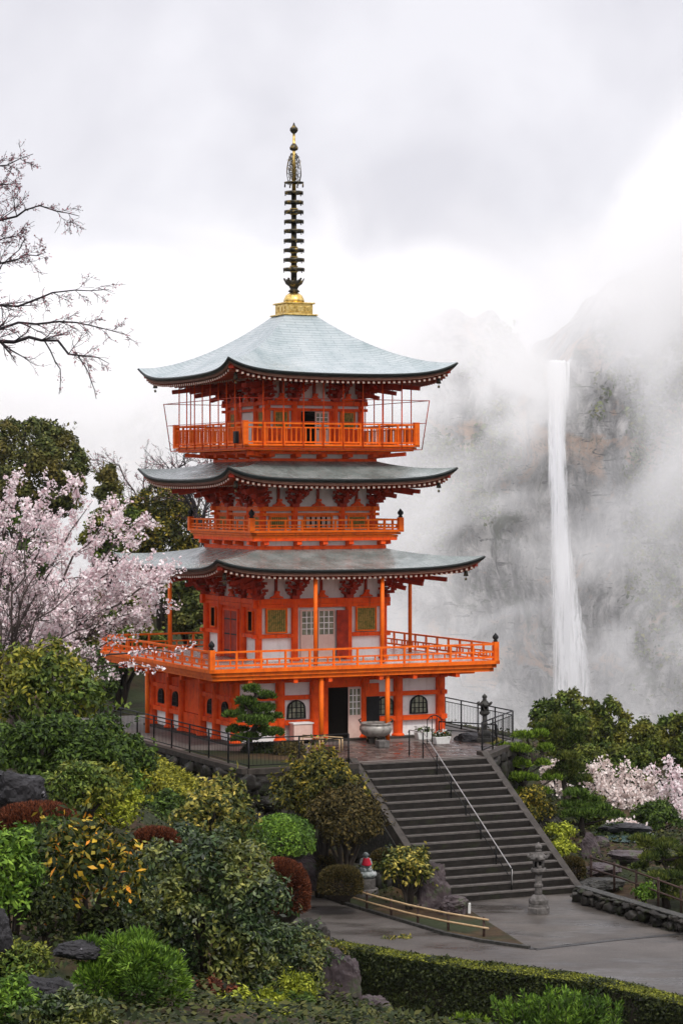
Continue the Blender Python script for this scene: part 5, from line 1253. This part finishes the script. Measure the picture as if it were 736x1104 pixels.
# body: one skinned figure, seated, hands together in the lap
def skin_body(name,J,E_,Rr,parent,m,sub=2):
    me=bpy.data.meshes.new(name); me.from_pydata(J,E_,[]); me.materials.append(m); o=bpy.data.objects.new(name,me); link(o,parent)
    o.modifiers.new('skin','SKIN'); sd=o.modifiers.new('sub','SUBSURF'); sd.levels=sd.render_levels=sub
    sv=me.skin_vertices[0].data
    for i,r_ in enumerate(Rr): sv[i].radius=(r_,r_) if not hasattr(r_,'__len__') else r_
    sv[0].use_root=True
    for p_ in me.polygons: p_.use_smooth=True
    return o
z=.93
J=[(0,.03,z+.12),(0,.03,z+.28),(0,.02,z+.42),(0,0,z+.50),(0,-.01,z+.58),(0,-.01,z+.70),
   (-.15,.01,z+.40),(-.20,-.04,z+.24),(-.07,-.17,z+.19),(.15,.01,z+.40),(.20,-.04,z+.24),(.07,-.17,z+.19),
   (-.20,-.08,z+.07),(-.02,-.22,z+.06),(.20,-.08,z+.07),(.04,-.24,z+.06)]
E_=[(0,1),(1,2),(2,3),(3,4),(4,5),(2,6),(6,7),(7,8),(2,9),(9,10),(10,11),(0,12),(12,13),(0,14),(14,15)]
skin_body('body',J,E_,[.17,.15,.13,.06,.105,.085,.07,.055,.035,.07,.055,.035,.10,.06,.10,.06],s_,M['jizo'])
mb=MB(); mb.tube([(0,-.115,z+.60),(0,-.135,z+.575),(0,-.12,z+.56)],[.012,.018,.01],6)
for sx in (-1,1):
    mb.tube([(sx*.10,-.0,z+.62),(sx*.112,0,z+.58),(sx*.10,0,z+.54)],[.012,.018,.012],6); mb.tube([(sx*.02,-.11,z+.615),(sx*.055,-.10,z+.612)],.007,5)
mb.tube([(-.025,-.105,z+.53),(.025,-.105,z+.53)],.008,5); mb.build('face_features',M['jizo'],s_)
mb=MB(); vs=[];fs=[]
for i in range(7):
    for j in range(9):
        a=-1.0+2.0*j/8; t=i/6; r_=.105+.10*t; vs.append((math.sin(a)*r_*1.05,-math.cos(a)*r_-.02,z+.47-.26*t+.03*abs(a)))
for i in range(6):
    for j in range(8): fs.append((i*9+j,i*9+j+1,(i+1)*9+j+1,(i+1)*9+j))
mb.add(vs,fs,0,True); o=mb.build('bib',M['red_cloth'],s_); so_=o.modifiers.new('solid','SOLIDIFY'); so_.thickness=.015
lantern(Vector((*T(0,0,0)[:2],0))*0+G(522,800,TZ+.25),.74,'dark mossy stone lantern on the terrace by the black railing','stone_dark')
# ---------- branching trees ----------
def grow(mb,p,d,L,r,lvl,rng,tips,bend=.22,grav=0.,nsub=5,ang=(.35,.9),n=6,shrink=(.42,.7),minr=.004):
    pts=[p.copy()]; dd=d.normalized(); rs=[r]
    for i in range(n):
        dd=(dd+Vector(rng.normal(0,bend,3))+Vector((0,0,grav))).normalized(); p=p+dd*(L/n); pts.append(p.copy()); rs.append(max(minr,r*(1-.8*(i+1)/n)))
    mb.tube(pts,rs,6 if r>.05 else (4 if r>.015 else 3),cap=False)
    if lvl<=1: tips.append((pts,lvl))
    if lvl>0:
        for k in range(nsub):
            f=rng.uniform(.18,1.0); i=min(n-1,int(f*n)); q=pts[i].lerp(pts[i+1],f*n-i); base=(pts[i+1]-pts[i]).normalized()
            ax=base.cross(Vector(rng.normal(0,1,3))).normalized(); a=rng.uniform(*ang); 
            from mathutils import Quaternion
            nd=Quaternion(ax,a)@base; grow(mb,q,nd,L*rng.uniform(*shrink)*(1-.35*f),max(minr,rs[i]*.6),lvl-1,rng,tips,bend,grav,nsub,ang,n,shrink,minr)
def limb(mb,P,r0,r1,rng,tips,lvl=2,nsub=9,sub=.4,bend=.18,grav=.02,minr=.004,f0=.2):
    """a limb through the given world points with side branches"""
    q=[]; n=len(P)
    for i in range(n-1):
        for t in (0,.33,.66): q.append(P[i].lerp(P[i+1],t)+Vector(rng.normal(0,.01*(P[0]-P[-1]).length,3)) if (i or t) else P[0].copy())
    q.append(P[-1]); m=len(q); rs=[r0+(r1-r0)*i/(m-1) for i in range(m)]; mb.tube(q,rs,7,cap=False); tot=sum((q[i+1]-q[i]).length for i in range(m-1))
    for k in range(nsub):
        f=f0+(1-f0)*(k+rng.uniform(0,1))/nsub; i=min(m-2,int(f*(m-1))); base=(q[i+1]-q[i]).normalized(); ax=base.cross(Vector(rng.normal(0,1,3))).normalized()
        from mathutils import Quaternion
        nd=Quaternion(ax,rng.uniform(.35,.95))@base; grow(mb,q[i],nd,tot*sub*rng.uniform(.5,1.1)*(1-.45*f),rs[i]*.55,lvl-1,rng,tips,bend,grav,6,minr=minr)
    tips.append((q[m//2:],0))
def petals(tips,rng,per,sig,L,lm,parent,loc,name='blossom'):
    P=[]
    for pts,lv in tips:
        a=np.array([tuple(p) for p in pts]); seg=np.linalg.norm(a[1:]-a[:-1],axis=1); tot=seg.sum(); k=max(1,int(per*tot)); t=rng.uniform(0.1,1,k)*(len(pts)-1); i=np.minimum(t.astype(int),len(pts)-2); f=(t-i)[:,None]
        # flowers sit in tight bunches
        c=a[i]*(1-f)+a[i+1]*f; c=np.repeat(c,5,0)+rng.normal(0,sig,(5*k,3)); P.append(c)
    P=np.vstack(P); Nn=rng.normal(0,1,P.shape); return leaf_obj(name,P,Nn,L,L*.95,LM[lm],parent,rng)
# big pink cherry at left
def cherry_left():
    rng=np.random.default_rng(21); Y=97; base=Vector((W(-25,0,Y).x,Y,0)); base.z=ground(base.x,base.y)-.2
    o=empty('cherry_tree',base,0,'large cherry tree in pale pink blossom reaching over the left corner of the veranda','tree')
    mb=MB(); tips=[]; fork=W(-22,735,Y)-base; mb.tube([Vector((0,0,-.3)),Vector((.1,.1,1.2)),fork],[.34,.28,.22],10)
    ends=[(10,520,1),(35,545,-2),(62,522,0),(100,540,1),(128,548,-1),(152,560,0),(150,590,-3),(185,618,-2),(200,612,-3.5),(165,630,0),(185,650,-3),(150,660,-3),(100,640,-3),(55,560,-3),(100,655,-5),(70,600,-5),(30,620,-5),(90,700,-5),(60,660,-5),(10,580,-4),(125,620,1)]
    for (x,y,dy) in ends:
        e=W(x,y,Y+dy)-base; m1=fork.lerp(e,.35)+Vector((0,0,-.05*(x+20)/40)); m2=fork.lerp(e,.7)+Vector((0,0,.15)); limb(mb,[fork,m1,m2,e],.10,.012,rng,tips,2,9,.30,.16,.03,f0=.3)
    mb.build('trunk',M['bark_pink'],o); 
    petals(tips,rng,6.2,.07,.12,'blossom',o,base)
    tips2=[]; mb=MB()
    for (x,y,dy) in ((205,700,-5),(150,690,-4),(178,722,-5.5),(130,735,-4),(112,700,-3.5)):
        e=W(x,y,Y+dy)-base; m1=fork.lerp(e,.4)+Vector((0,0,.3)); limb(mb,[fork,m1,fork.lerp(e,.75)+Vector((0,0,.25)),e],.07,.01,rng,tips2,1,7,.16,.16,-.02,f0=.5)
    mb.build('low_bough',M['bark_pink'],o); petals(tips2,rng,3.2,.07,.115,'blossom',o,base,'low_blossom')
cherry_left()
def cherry(label,px,Y,zt,ends,per,lm,seed,r=.22):
    rng=np.random.default_rng(seed); base=Vector((W(px,0,Y).x,Y,0)); base.z=ground(base.x,base.y)-.1
    o=empty('cherry_tree',base,0,label,'tree'); mb=MB(); tips=[]; fork=W(px,zt,Y)-base; mb.tube([Vector((0,0,-.3)),fork],[r,r*.7],8)
    for (x,y,dy) in ends:
        e=W(x,y,Y+dy)-base; limb(mb,[fork,fork.lerp(e,.5)+Vector((0,0,.1)),e],.08,.012,rng,tips,2,8,.34,.18,.02)
    mb.build('trunk',M['bark_black'],o); petals(tips,rng,per,.10,.13,lm,o,base)
cherry('creamy white cherry in full blossom below the cedars, right of the drooping pine',680,112,885,[(630,826,0),(636,842,0),(628,834,1),(645,820,1),(640,835,0),(655,828,2),(672,822,0),(690,832,1),(705,838,0),(650,850,-2),(670,848,-2),(692,856,-3),(715,850,0),(665,868,-3),(640,862,-1),(705,870,-3),(688,874,-4),(722,862,-2)],5,'blossom2',31)
cherry('pinkish cherry blossom at the right edge of the photo under the cedars',745,110,895,[(700,826,1),(715,818,0),(728,828,-1),(745,822,0),(725,845,-2),(745,850,-2),(730,868,-3),(712,880,-3),(750,875,-3),(728,885,-3)],5,'blossom',32)
cherry('small white blossom spray between the clipped conifer and the cedars',600,110,860,[(592,820,0),(600,828,0),(585,832,0),(608,845,0)],3,'blossom2',33,.08)
cherry('low white blossoming shrub beside the pond under the grey-green shrub',675,101,905,[(655,892,0),(668,886,0),(682,888,0),(695,893,0),(662,898,-1)],4,'blossom2',34,.06)
# bare wet-black tree reaching in from the top left
def bare_left():
    rng=np.random.default_rng(8); Y=62; base=Vector((W(-170,0,Y).x,Y,0)); base.z=ground(base.x,base.y)
    o=empty('bare_tree',base,0,'leafless dark tree reaching in from the upper left edge against the sky','tree'); mb=MB(); tips=[]
    top=W(-120,120,Y)-base; f1=W(-140,430,Y)-base; mb.tube([Vector((0,0,-.3)),f1,W(-128,280,Y)-base,top],[.36,.26,.18,.06],10)
    L_=[([(-140,430),(-60,372),(0,369),(48,367),(82,380),(118,392)],.085),([(-135,380),(-60,345),(0,328),(60,318),(118,312)],.06),([(-135,380),(-50,362),(20,348),(80,345),(140,362)],.06),
        ([(-130,300),(-50,262),(0,240),(45,226),(86,233)],.055),([(-128,250),(-50,205),(0,180),(36,166)],.05),([(-130,320),(-40,300),(20,278),(50,272)],.045),([(48,367),(66,400),(64,425)],.02),([(82,380),(96,402),(104,430)],.02),([(-130,210),(-60,250),(-10,262),(30,250)],.04),
        ([(-140,400),(-50,340),(-5,300),(28,255)],.045),([(-120,180),(-60,190),(-10,200),(22,198)],.035)]
    for P,r in L_: limb(mb,[W(x,y,Y+rng.normal(0,.3))-base for x,y in P],r,.008,rng,tips,2 if r>.03 else 1,15 if r>.03 else 7,.21,.14,.0,minr=.0055,f0=.35 if r>.03 else .1)
    mb.build('branches',M['bark_black'],o); 
    petals(tips,rng,.35,.03,.04,'bud',o,base,'buds')
bare_left()
def bare(label,px,Y,paths,seed,bud=None,r=.16,mt='bark_black'):
    rng=np.random.default_rng(seed); b0=W(px,0,Y); base=Vector((b0.x,Y,ground(b0.x,Y))); o=empty('bare_tree',base,0,label,'tree'); mb=MB(); tips=[]
    for P in paths:
        q=[Vector((0,0,-.2))]+[W(x,y,Y+rng.normal(0,.5))-base for x,y in P]; limb(mb,q,r,.015,rng,tips,2,13,.24,.2,.05,minr=.010,f0=.45)
    mb.build('branches',M[mt],o)
    if bud: petals(tips,rng,.10,.06,.06,bud,o,base,'buds')
bare('leafless dark tree behind the middle roof, its forked trunk left of the third-storey balcony',232,128,[[(225,600),(212,555),(188,520),(172,492)],[(225,600),(214,560),(232,520),(240,498)],[(222,590),(205,545),(196,505),(205,488)]],41,'bud')
bare('thin leafless tree between the narrow evergreen and the upper roof corner',150,150,[[(158,600),(150,540),(128,505),(110,495)],[(158,600),(155,530),(160,495)],[(158,600),(160,540),(178,500)],[(158,600),(130,530),(98,500)]],42,'bud',.10,'bark_pink')
bare('thin brown leafless tree behind the top balcony left of the pagoda',210,155,[[(215,600),(205,530),(190,487)],[(215,600),(215,530),(225,485)],[(215,600),(200,535),(160,490)],[(215,600),(225,530),(240,492)]],43,'bud',.10,'bark_pink')
bare('brown twiggy leafless maple in front of the pink blossom at the left edge',15,84,[[(15,720),(20,660),(45,610)],[(10,720),(-5,650),(0,590)],[(20,720),(40,670),(75,640)],[(20,720),(60,690),(110,670)],[(10,715),(15,640),(30,575)],[(15,720),(70,705),(105,715)]],44,None,.07,'bark_pink')
# ---------- ground cover ----------
def gfast(x,y):
    i=int(np.searchsorted(XS,x))-1; j=int(np.searchsorted(YS,y))-1; fx=(x-XS[i])/(XS[i+1]-XS[i]); fy=(y-YS[j])/(YS[j+1]-YS[j])
    return (GV[j,i]*(1-fx)+GV[j,i+1]*fx)*(1-fy)+(GV[j+1,i]*(1-fx)+GV[j+1,i+1]*fx)*fy
XS=np.array(xs);YS=np.array(ys)
def cover(name,n,x0,x1,y0,y1,lm,L,h,seed,thr,sc=.5):
    rng=np.random.default_rng(seed); P=[]
    while len(P)<n:
        x=rng.uniform(x0,x1); y=rng.uniform(y0,y1); px=368+F*x/y
        if px<-40 or px>1050 or noise.noise(Vector((x*sc,y*sc,seed)))+.2*rng.normal()<thr: continue
        if pdist(PLAZA,x,y)<.45 or pdist(tp,x,y)<.6 or pdist(STAIRP,x,y)<.5: continue
        P.append((x,y,gfast(x,y)+rng.uniform(0,h)))
    P=np.array(P); return tag(leaf_obj(name,P,np.tile([0,0,1.],(len(P),1)),L,L*.5,LM[lm],None,rng),kind='stuff',cat=None)
cover('ground_cover',70000,-19,4,24,112,'ground',.11,.22,77,-.35)
cover('garden_ground_cover',34000,4,34,88,150,'ground',.20,.3,78,-.3)
cover('moss_cover',22000,-3,4,48,74,'moss',.07,.06,79,-.25,.9)
# ================= CLIFF, WATERFALL, MIST =================
def lin(x,P):
    for (a,va),(b,vb) in zip(P[:-1],P[1:]):
        if x<=b: t=max(0,(x-a)/(b-a)); return va+(vb-va)*t
    return P[-1][1]
TOPP=[(-260,36),(-60,40),(0,50),(18,57),(32,57),(38,53),(41,48),(42.5,47),(48,47),(50,51),(54,57),(60,60),(68,66),(80,74),(98,84),(130,92),(260,98)]
def cliffmat():
    m,nt,N,L,P=nodes('cliff_rock'); P.inputs['Roughness'].default_value=.85
    tc=N.new('ShaderNodeTexCoord')
    def nz(scale,st,detail=7,dist=0,rough=.65):
        mp=N.new('ShaderNodeMapping'); mp.inputs['Scale'].default_value=st; L.new(tc.outputs['Object'],mp.inputs[0]); n=N.new('ShaderNodeTexNoise'); n.inputs['Scale'].default_value=scale; n.inputs['Detail'].default_value=detail; n.inputs['Distortion'].default_value=dist; n.inputs['Roughness'].default_value=rough; L.new(mp.outputs[0],n.inputs['Vector']); return n.outputs[0]
    def mix(f,a,b,bt='MIX'):
        x=N.new('ShaderNodeMix'); x.data_type='RGBA'; x.blend_type=bt
        if isinstance(f,float): x.inputs[0].default_value=f
        else: L.new(f,x.inputs[0])
        for s,v in ((6,a),(7,b)):
            if isinstance(v,tuple): x.inputs[s].default_value=(*v,1)
            else: L.new(v,x.inputs[s])
        return x.outputs[2]
    def rg(f,a,b):
        r=N.new('ShaderNodeMapRange'); r.inputs[1].default_value=a; r.inputs[2].default_value=b; L.new(f,r.inputs[0]); return r.outputs[0]
    r=ramp(N,[(.07,.07,.078),(.32,.315,.32),(.68,.66,.65)],[.38,.5,.62]); L.new(nz(.22,(1,1,.6),12,.6,.78),r.inputs[0])
    c=mix(rg(nz(.05,(1,1,1.2),7,1),.54,.62),r.outputs[0],(.62,.44,.33))        # tan / pink faces
    c=mix(rg(nz(.42,(1,1,.12),8,0),.57,.68),c,(.55,.53,.52))                    # pale vertical streaks
    c=mix(rg(nz(.34,(1,1,.10),8,0),.57,.68),c,(.02,.02,.022))                    # dark wet streaks
    c=mix(rg(nz(.45,(.28,1,1.6),9,1.4),.57,.64),c,(.015,.015,.017))             # ledge cracks
    c=mix(rg(nz(.09,(1,1,1),11,.6,.8),.55,.63),c,(.07,.09,.05))                  # moss and scrub
    b=N.new('ShaderNodeBump'); b.inputs['Distance'].default_value=2.5; b.inputs['Strength'].default_value=1; L.new(nz(.4,(1,1,.5),12,.3,.75),b.inputs['Height']); L.new(b.outputs[0],P.inputs['Normal'])
    L.new(c,P.inputs['Base Color']); return m
def cliff():
    o=empty('cliff',(0,500,-60),0,'tall misty rock cliff behind the pagoda with pale and rusty faces, carrying the waterfall','cliff')
    vs=[];fs=[]; xs_=[-260+1.0*i for i in range(521)]; nz_=210
    def D(x,z):
        p=Vector((x*.022,z*.018,1.3)); d=noise.fractal(p,1.0,2.1,4)*13
        d+=noise.ridged_multi_fractal(Vector((x*.085,z*.022,7)),1,2.2,4,1,2)*2.2
        led=z/11+1.2*noise.noise(Vector((x*.03,z*.03,9))); d+= -3.2*abs((led%1)-.5)*(.6+.8*noise.noise(Vector((x*.05,z*.05,2))))
        d+=noise.fractal(Vector((x*.25,z*.22,4)),1,2,3)*1.1
        # notch that the water falls in
        d+=3.5*math.exp(-((x-45)/7)**2)
        return d
    for j in range(nz_+1):
        t=j/nz_
        for x in xs_:
            top=lin(x,TOPP)+(5*noise.noise(Vector((x*.06,0,5)))+2.5*noise.noise(Vector((x*.2,0,5))))*(0 if 40<x<50 else 1); z=-62+(top+62)*t
            vs.append((x,D(x,z)+ z*.10+ (6*(1-t)**3)*-1, z+60))
    # plateau running back from the brink
    n=len(xs_)
    for k in (1,2,3):
        for i,x in enumerate(xs_):
            top=vs[nz_*n+i]; vs.append((x,top[1]+k*k*18,top[2]+k*k*.6+2*noise.noise(Vector((x*.05,k,0)))))
    R_=nz_+1+3
    fs=[(j*n+i,j*n+i+1,(j+1)*n+i+1,(j+1)*n+i) for j in range(R_-1) for i in range(n-1)]
    mb=MB(); mb.add(vs,fs,0,True); mb.build('rock_face',cliffmat(),o)
    # scrub and trees clinging to the ledges and the brink: one mass, too many and too far to count
    rng=np.random.default_rng(9); P=[]
    while len(P)<3600:
        x=rng.uniform(-120,110); t=rng.uniform(.05,1.0)
        g=noise.noise(Vector((x*.03,t*3.2,3)))+.5*noise.noise(Vector((x*.09,t*9,8)))
        if 36<x<54 and t<1.0: continue
        thr=.28 if t<.9 and x<60 else (-.1 if x<56 else -.55)
        if g<thr: continue
        top=lin(x,TOPP); z=-62+(top+62)*t; r_=rng.uniform(.9,2.3)
        yb=D(x,z)+z*.10
        P.append((x,yb-.4,z+60,r_))
    lb=np.array(P); idx=np.repeat(np.arange(len(lb)),26); d=nrmz(rng.normal(0,1,(len(idx),3))); d[:,2]=d[:,2]*1.25+.2
    Q=lb[idx,:3]+d*lb[idx,3:4]*rng.uniform(.6,1,(len(idx),1)); s=leaf_obj('scrub',Q,d,.95,.7,LM['cedar'],o,rng); s['kind']='stuff'
    # waterfall
    return o,D
co_,DC=cliff()
def waterfall():
    m,nt,N,L,P=nodes('falling_water'); P.inputs['Base Color'].default_value=(.93,.94,.96,1); P.inputs['Roughness'].default_value=.6
    tc=N.new('ShaderNodeTexCoord'); mp=N.new('ShaderNodeMapping'); mp.inputs['Scale'].default_value=(1,1,.045); L.new(tc.outputs['Object'],mp.inputs[0]); n=N.new('ShaderNodeTexNoise'); n.inputs['Scale'].default_value=1.5; n.inputs['Detail'].default_value=9; n.inputs['Roughness'].default_value=.7; L.new(mp.outputs[0],n.inputs['Vector'])
    uv=N.new('ShaderNodeUVMap'); sx=N.new('ShaderNodeSeparateXYZ'); L.new(uv.outputs[0],sx.inputs[0])
    e=N.new('ShaderNodeMath'); e.operation='MULTIPLY_ADD'; L.new(sx.outputs[0],e.inputs[0]); e.inputs[1].default_value=-.40; e.inputs[2].default_value=.20   # thinner towards both edges
    v=N.new('ShaderNodeMath'); v.operation='MULTIPLY_ADD'; L.new(sx.outputs[1],v.inputs[0]); v.inputs[1].default_value=-.10; L.new(e.outputs[0],v.inputs[2])
    a=N.new('ShaderNodeMath'); L.new(n.outputs[0],a.inputs[0]); L.new(v.outputs[0],a.inputs[1])
    mr=N.new('ShaderNodeMapRange'); mr.inputs[1].default_value=.32; mr.inputs[2].default_value=.58; L.new(a.outputs[0],mr.inputs[0])
    t=N.new('ShaderNodeBsdfTransparent'); ms=N.new('ShaderNodeMixShader'); L.new(mr.outputs[0],ms.inputs[0]); L.new(t.outputs[0],ms.inputs[1]); L.new(P.outputs[0],ms.inputs[2]); L.new(ms.outputs[0],N['Material Output'].inputs['Surface'])
    Y=494.0; 
    for label,cols in (('waterfall',[(390,588.5,616),(400,588,615.5),(440,589,611),(500,590,611),(550,591,613),(600,592,619),(650,592,626),(700,592,636),(735,592,640),(770,590,644)]),):
        vs=[];fs=[];uvs=[]; nu=40; 
        rows=[]
        for a_,b_ in zip(cols[:-1],cols[1:]):
            for k in range(8): t_=k/8; rows.append(tuple(a_[i]+(b_[i]-a_[i])*t_ for i in range(3)))
        rows.append(cols[-1])
        rows=[(388.5,588.5,616)]+rows
        for r_,(y,x0,x1) in enumerate(rows):
            for i in range(nu+1):
                u=i/nu; y_=y; y=y+(3.2*noise.noise(Vector((u*7,0,1))) if r_<3 else 0); px=x0+(x1-x0)*u; yy=Y-1.2*math.sin(PI*u)-(y-390)*.012+(5 if r_==0 else 0); p=W(px,y,yy); dy=-.8*noise.noise(Vector((p.x*.9,p.z*.03,0)))-.3*noise.noise(Vector((p.x*2.5,p.z*.08,3)))
                y=y_; vs.append((p.x,p.y+dy,p.z)); uvs.append((abs(2*u-1)**2.2,r_/len(rows)))
        R_=len(rows)
        for j in range(R_-1):
            for i in range(nu): fs.append((j*(nu+1)+i,(j+1)*(nu+1)+i,(j+1)*(nu+1)+i+1,j*(nu+1)+i+1))
        me=bpy.data.meshes.new('waterfall'); me.from_pydata(vs,[],fs); ul=me.uv_layers.new(name='UVMap')
        for p in me.polygons:
            p.use_smooth=True
            for li in p.loop_indices: ul.data[li].uv=uvs[me.loops[li].vertex_index]
        me.materials.append(m); o=bpy.data.objects.new('waterfall',me); link(o); so_=o.modifiers.new('solid','SOLIDIFY'); so_.thickness=.6
        tag(o,'tall white waterfall plunging down the misty cliff, right of the pagoda','waterfall')
        o2=None
waterfall()
def vol(name,alb=(1,1,1)):
    m=bpy.data.materials.new(name); m.use_nodes=True; nt=m.node_tree; nt.nodes.clear()
    o=nt.nodes.new('ShaderNodeOutputMaterial'); v=nt.nodes.new('ShaderNodeVolumePrincipled'); nt.links.new(v.outputs[0],o.inputs['Volume'])
    v.inputs['Color'].default_value=(*alb,1); v.inputs['Anisotropy'].default_value=-.15; return m,nt,v
hm,_,v=vol('haze_air'); v.inputs['Density'].default_value=.00005
mb=MB(); mb.box(-450,450,-60,640,-75,170); tag(mb.build('haze',hm),kind='stuff')
mm,nt,v=vol('mist_cloud',(1,1,1)); N=nt.nodes;L=nt.links
tc=N.new('ShaderNodeTexCoord'); sx=N.new('ShaderNodeSeparateXYZ'); L.new(tc.outputs['Object'],sx.inputs[0])
def math_(op,a,b=None,c=None,clamp=False):
    n=N.new('ShaderNodeMath'); n.operation=op; n.use_clamp=clamp
    for i,v_ in enumerate((a,b,c)):
        if v_ is None: continue
        if isinstance(v_,(int,float)): n.inputs[i].default_value=v_
        else: L.new(v_,n.inputs[i])
    return n.outputs[0]
def smooth(x,a,b,lo=0,hi=1):
    r=N.new('ShaderNodeMapRange'); r.interpolation_type='SMOOTHSTEP'; r.inputs[1].default_value=a; r.inputs[2].default_value=b; r.inputs[3].default_value=lo; r.inputs[4].default_value=hi; L.new(x,r.inputs[0]); return r.outputs[0]
def nzv(st,scale,detail,dist,off=(0,0,0)):
    mp=N.new('ShaderNodeMapping'); mp.inputs['Scale'].default_value=st; mp.inputs['Location'].default_value=off; L.new(tc.outputs['Object'],mp.inputs[0]); n=N.new('ShaderNodeTexNoise'); n.inputs['Scale'].default_value=scale; n.inputs['Detail'].default_value=detail; n.inputs['Distortion'].default_value=dist; L.new(mp.outputs[0],n.inputs['Vector']); return n.outputs[0]
n1=nzv((.034,.007,.038),1,7,1.3,(3.1,0,1.7))
n3=nzv((.009,.006,.011),1,3,.5,(1.3,0,4.2))
X,Z=sx.outputs[0],sx.outputs[2]
patch=smooth(n1,.50,.64)
# heights above the valley: a thick cap hides the cliff's brink, a thinner bank fills the valley and the left
capz=math_('MULTIPLY_ADD',math_('ADD',math_('SUBTRACT',n1,.5),math_('MULTIPLY',math_('SUBTRACT',n3,.5),.8)),75,Z)
capz=math_('SUBTRACT',capz,smooth(X,52,72,-7,18))
capz=math_('SUBTRACT',capz,math_('MULTIPLY',smooth(X,8,30,0,6),smooth(X,75,52,0,1)))
cap=math_('MULTIPLY',smooth(capz,38,62),smooth(Z,92,66,.06,1))
bank=smooth(Z,12,-32)
left=math_('MULTIPLY',smooth(X,26,-12),smooth(Z,92,66,.1,1))
dens=math_('MULTIPLY',patch,.013)
dens=math_('ADD',dens,math_('MULTIPLY',cap,.034))
dens=math_('ADD',dens,math_('MULTIPLY',bank,.004))
dens=math_('ADD',dens,math_('MULTIPLY',left,.014))
dens=math_('ADD',dens,.0011)
dens=math_('MULTIPLY',dens,smooth(math_('SUBTRACT',math_('ADD',Z,math_('MULTIPLY',math_('SUBTRACT',n1,.5),50)),smooth(X,40,66,0,46)),64,38))
L.new(dens,v.inputs['Density'])
mb=MB(); mb.box(-200,200,330,472,-46,100); tag(mb.build('mist',mm),kind='stuff')
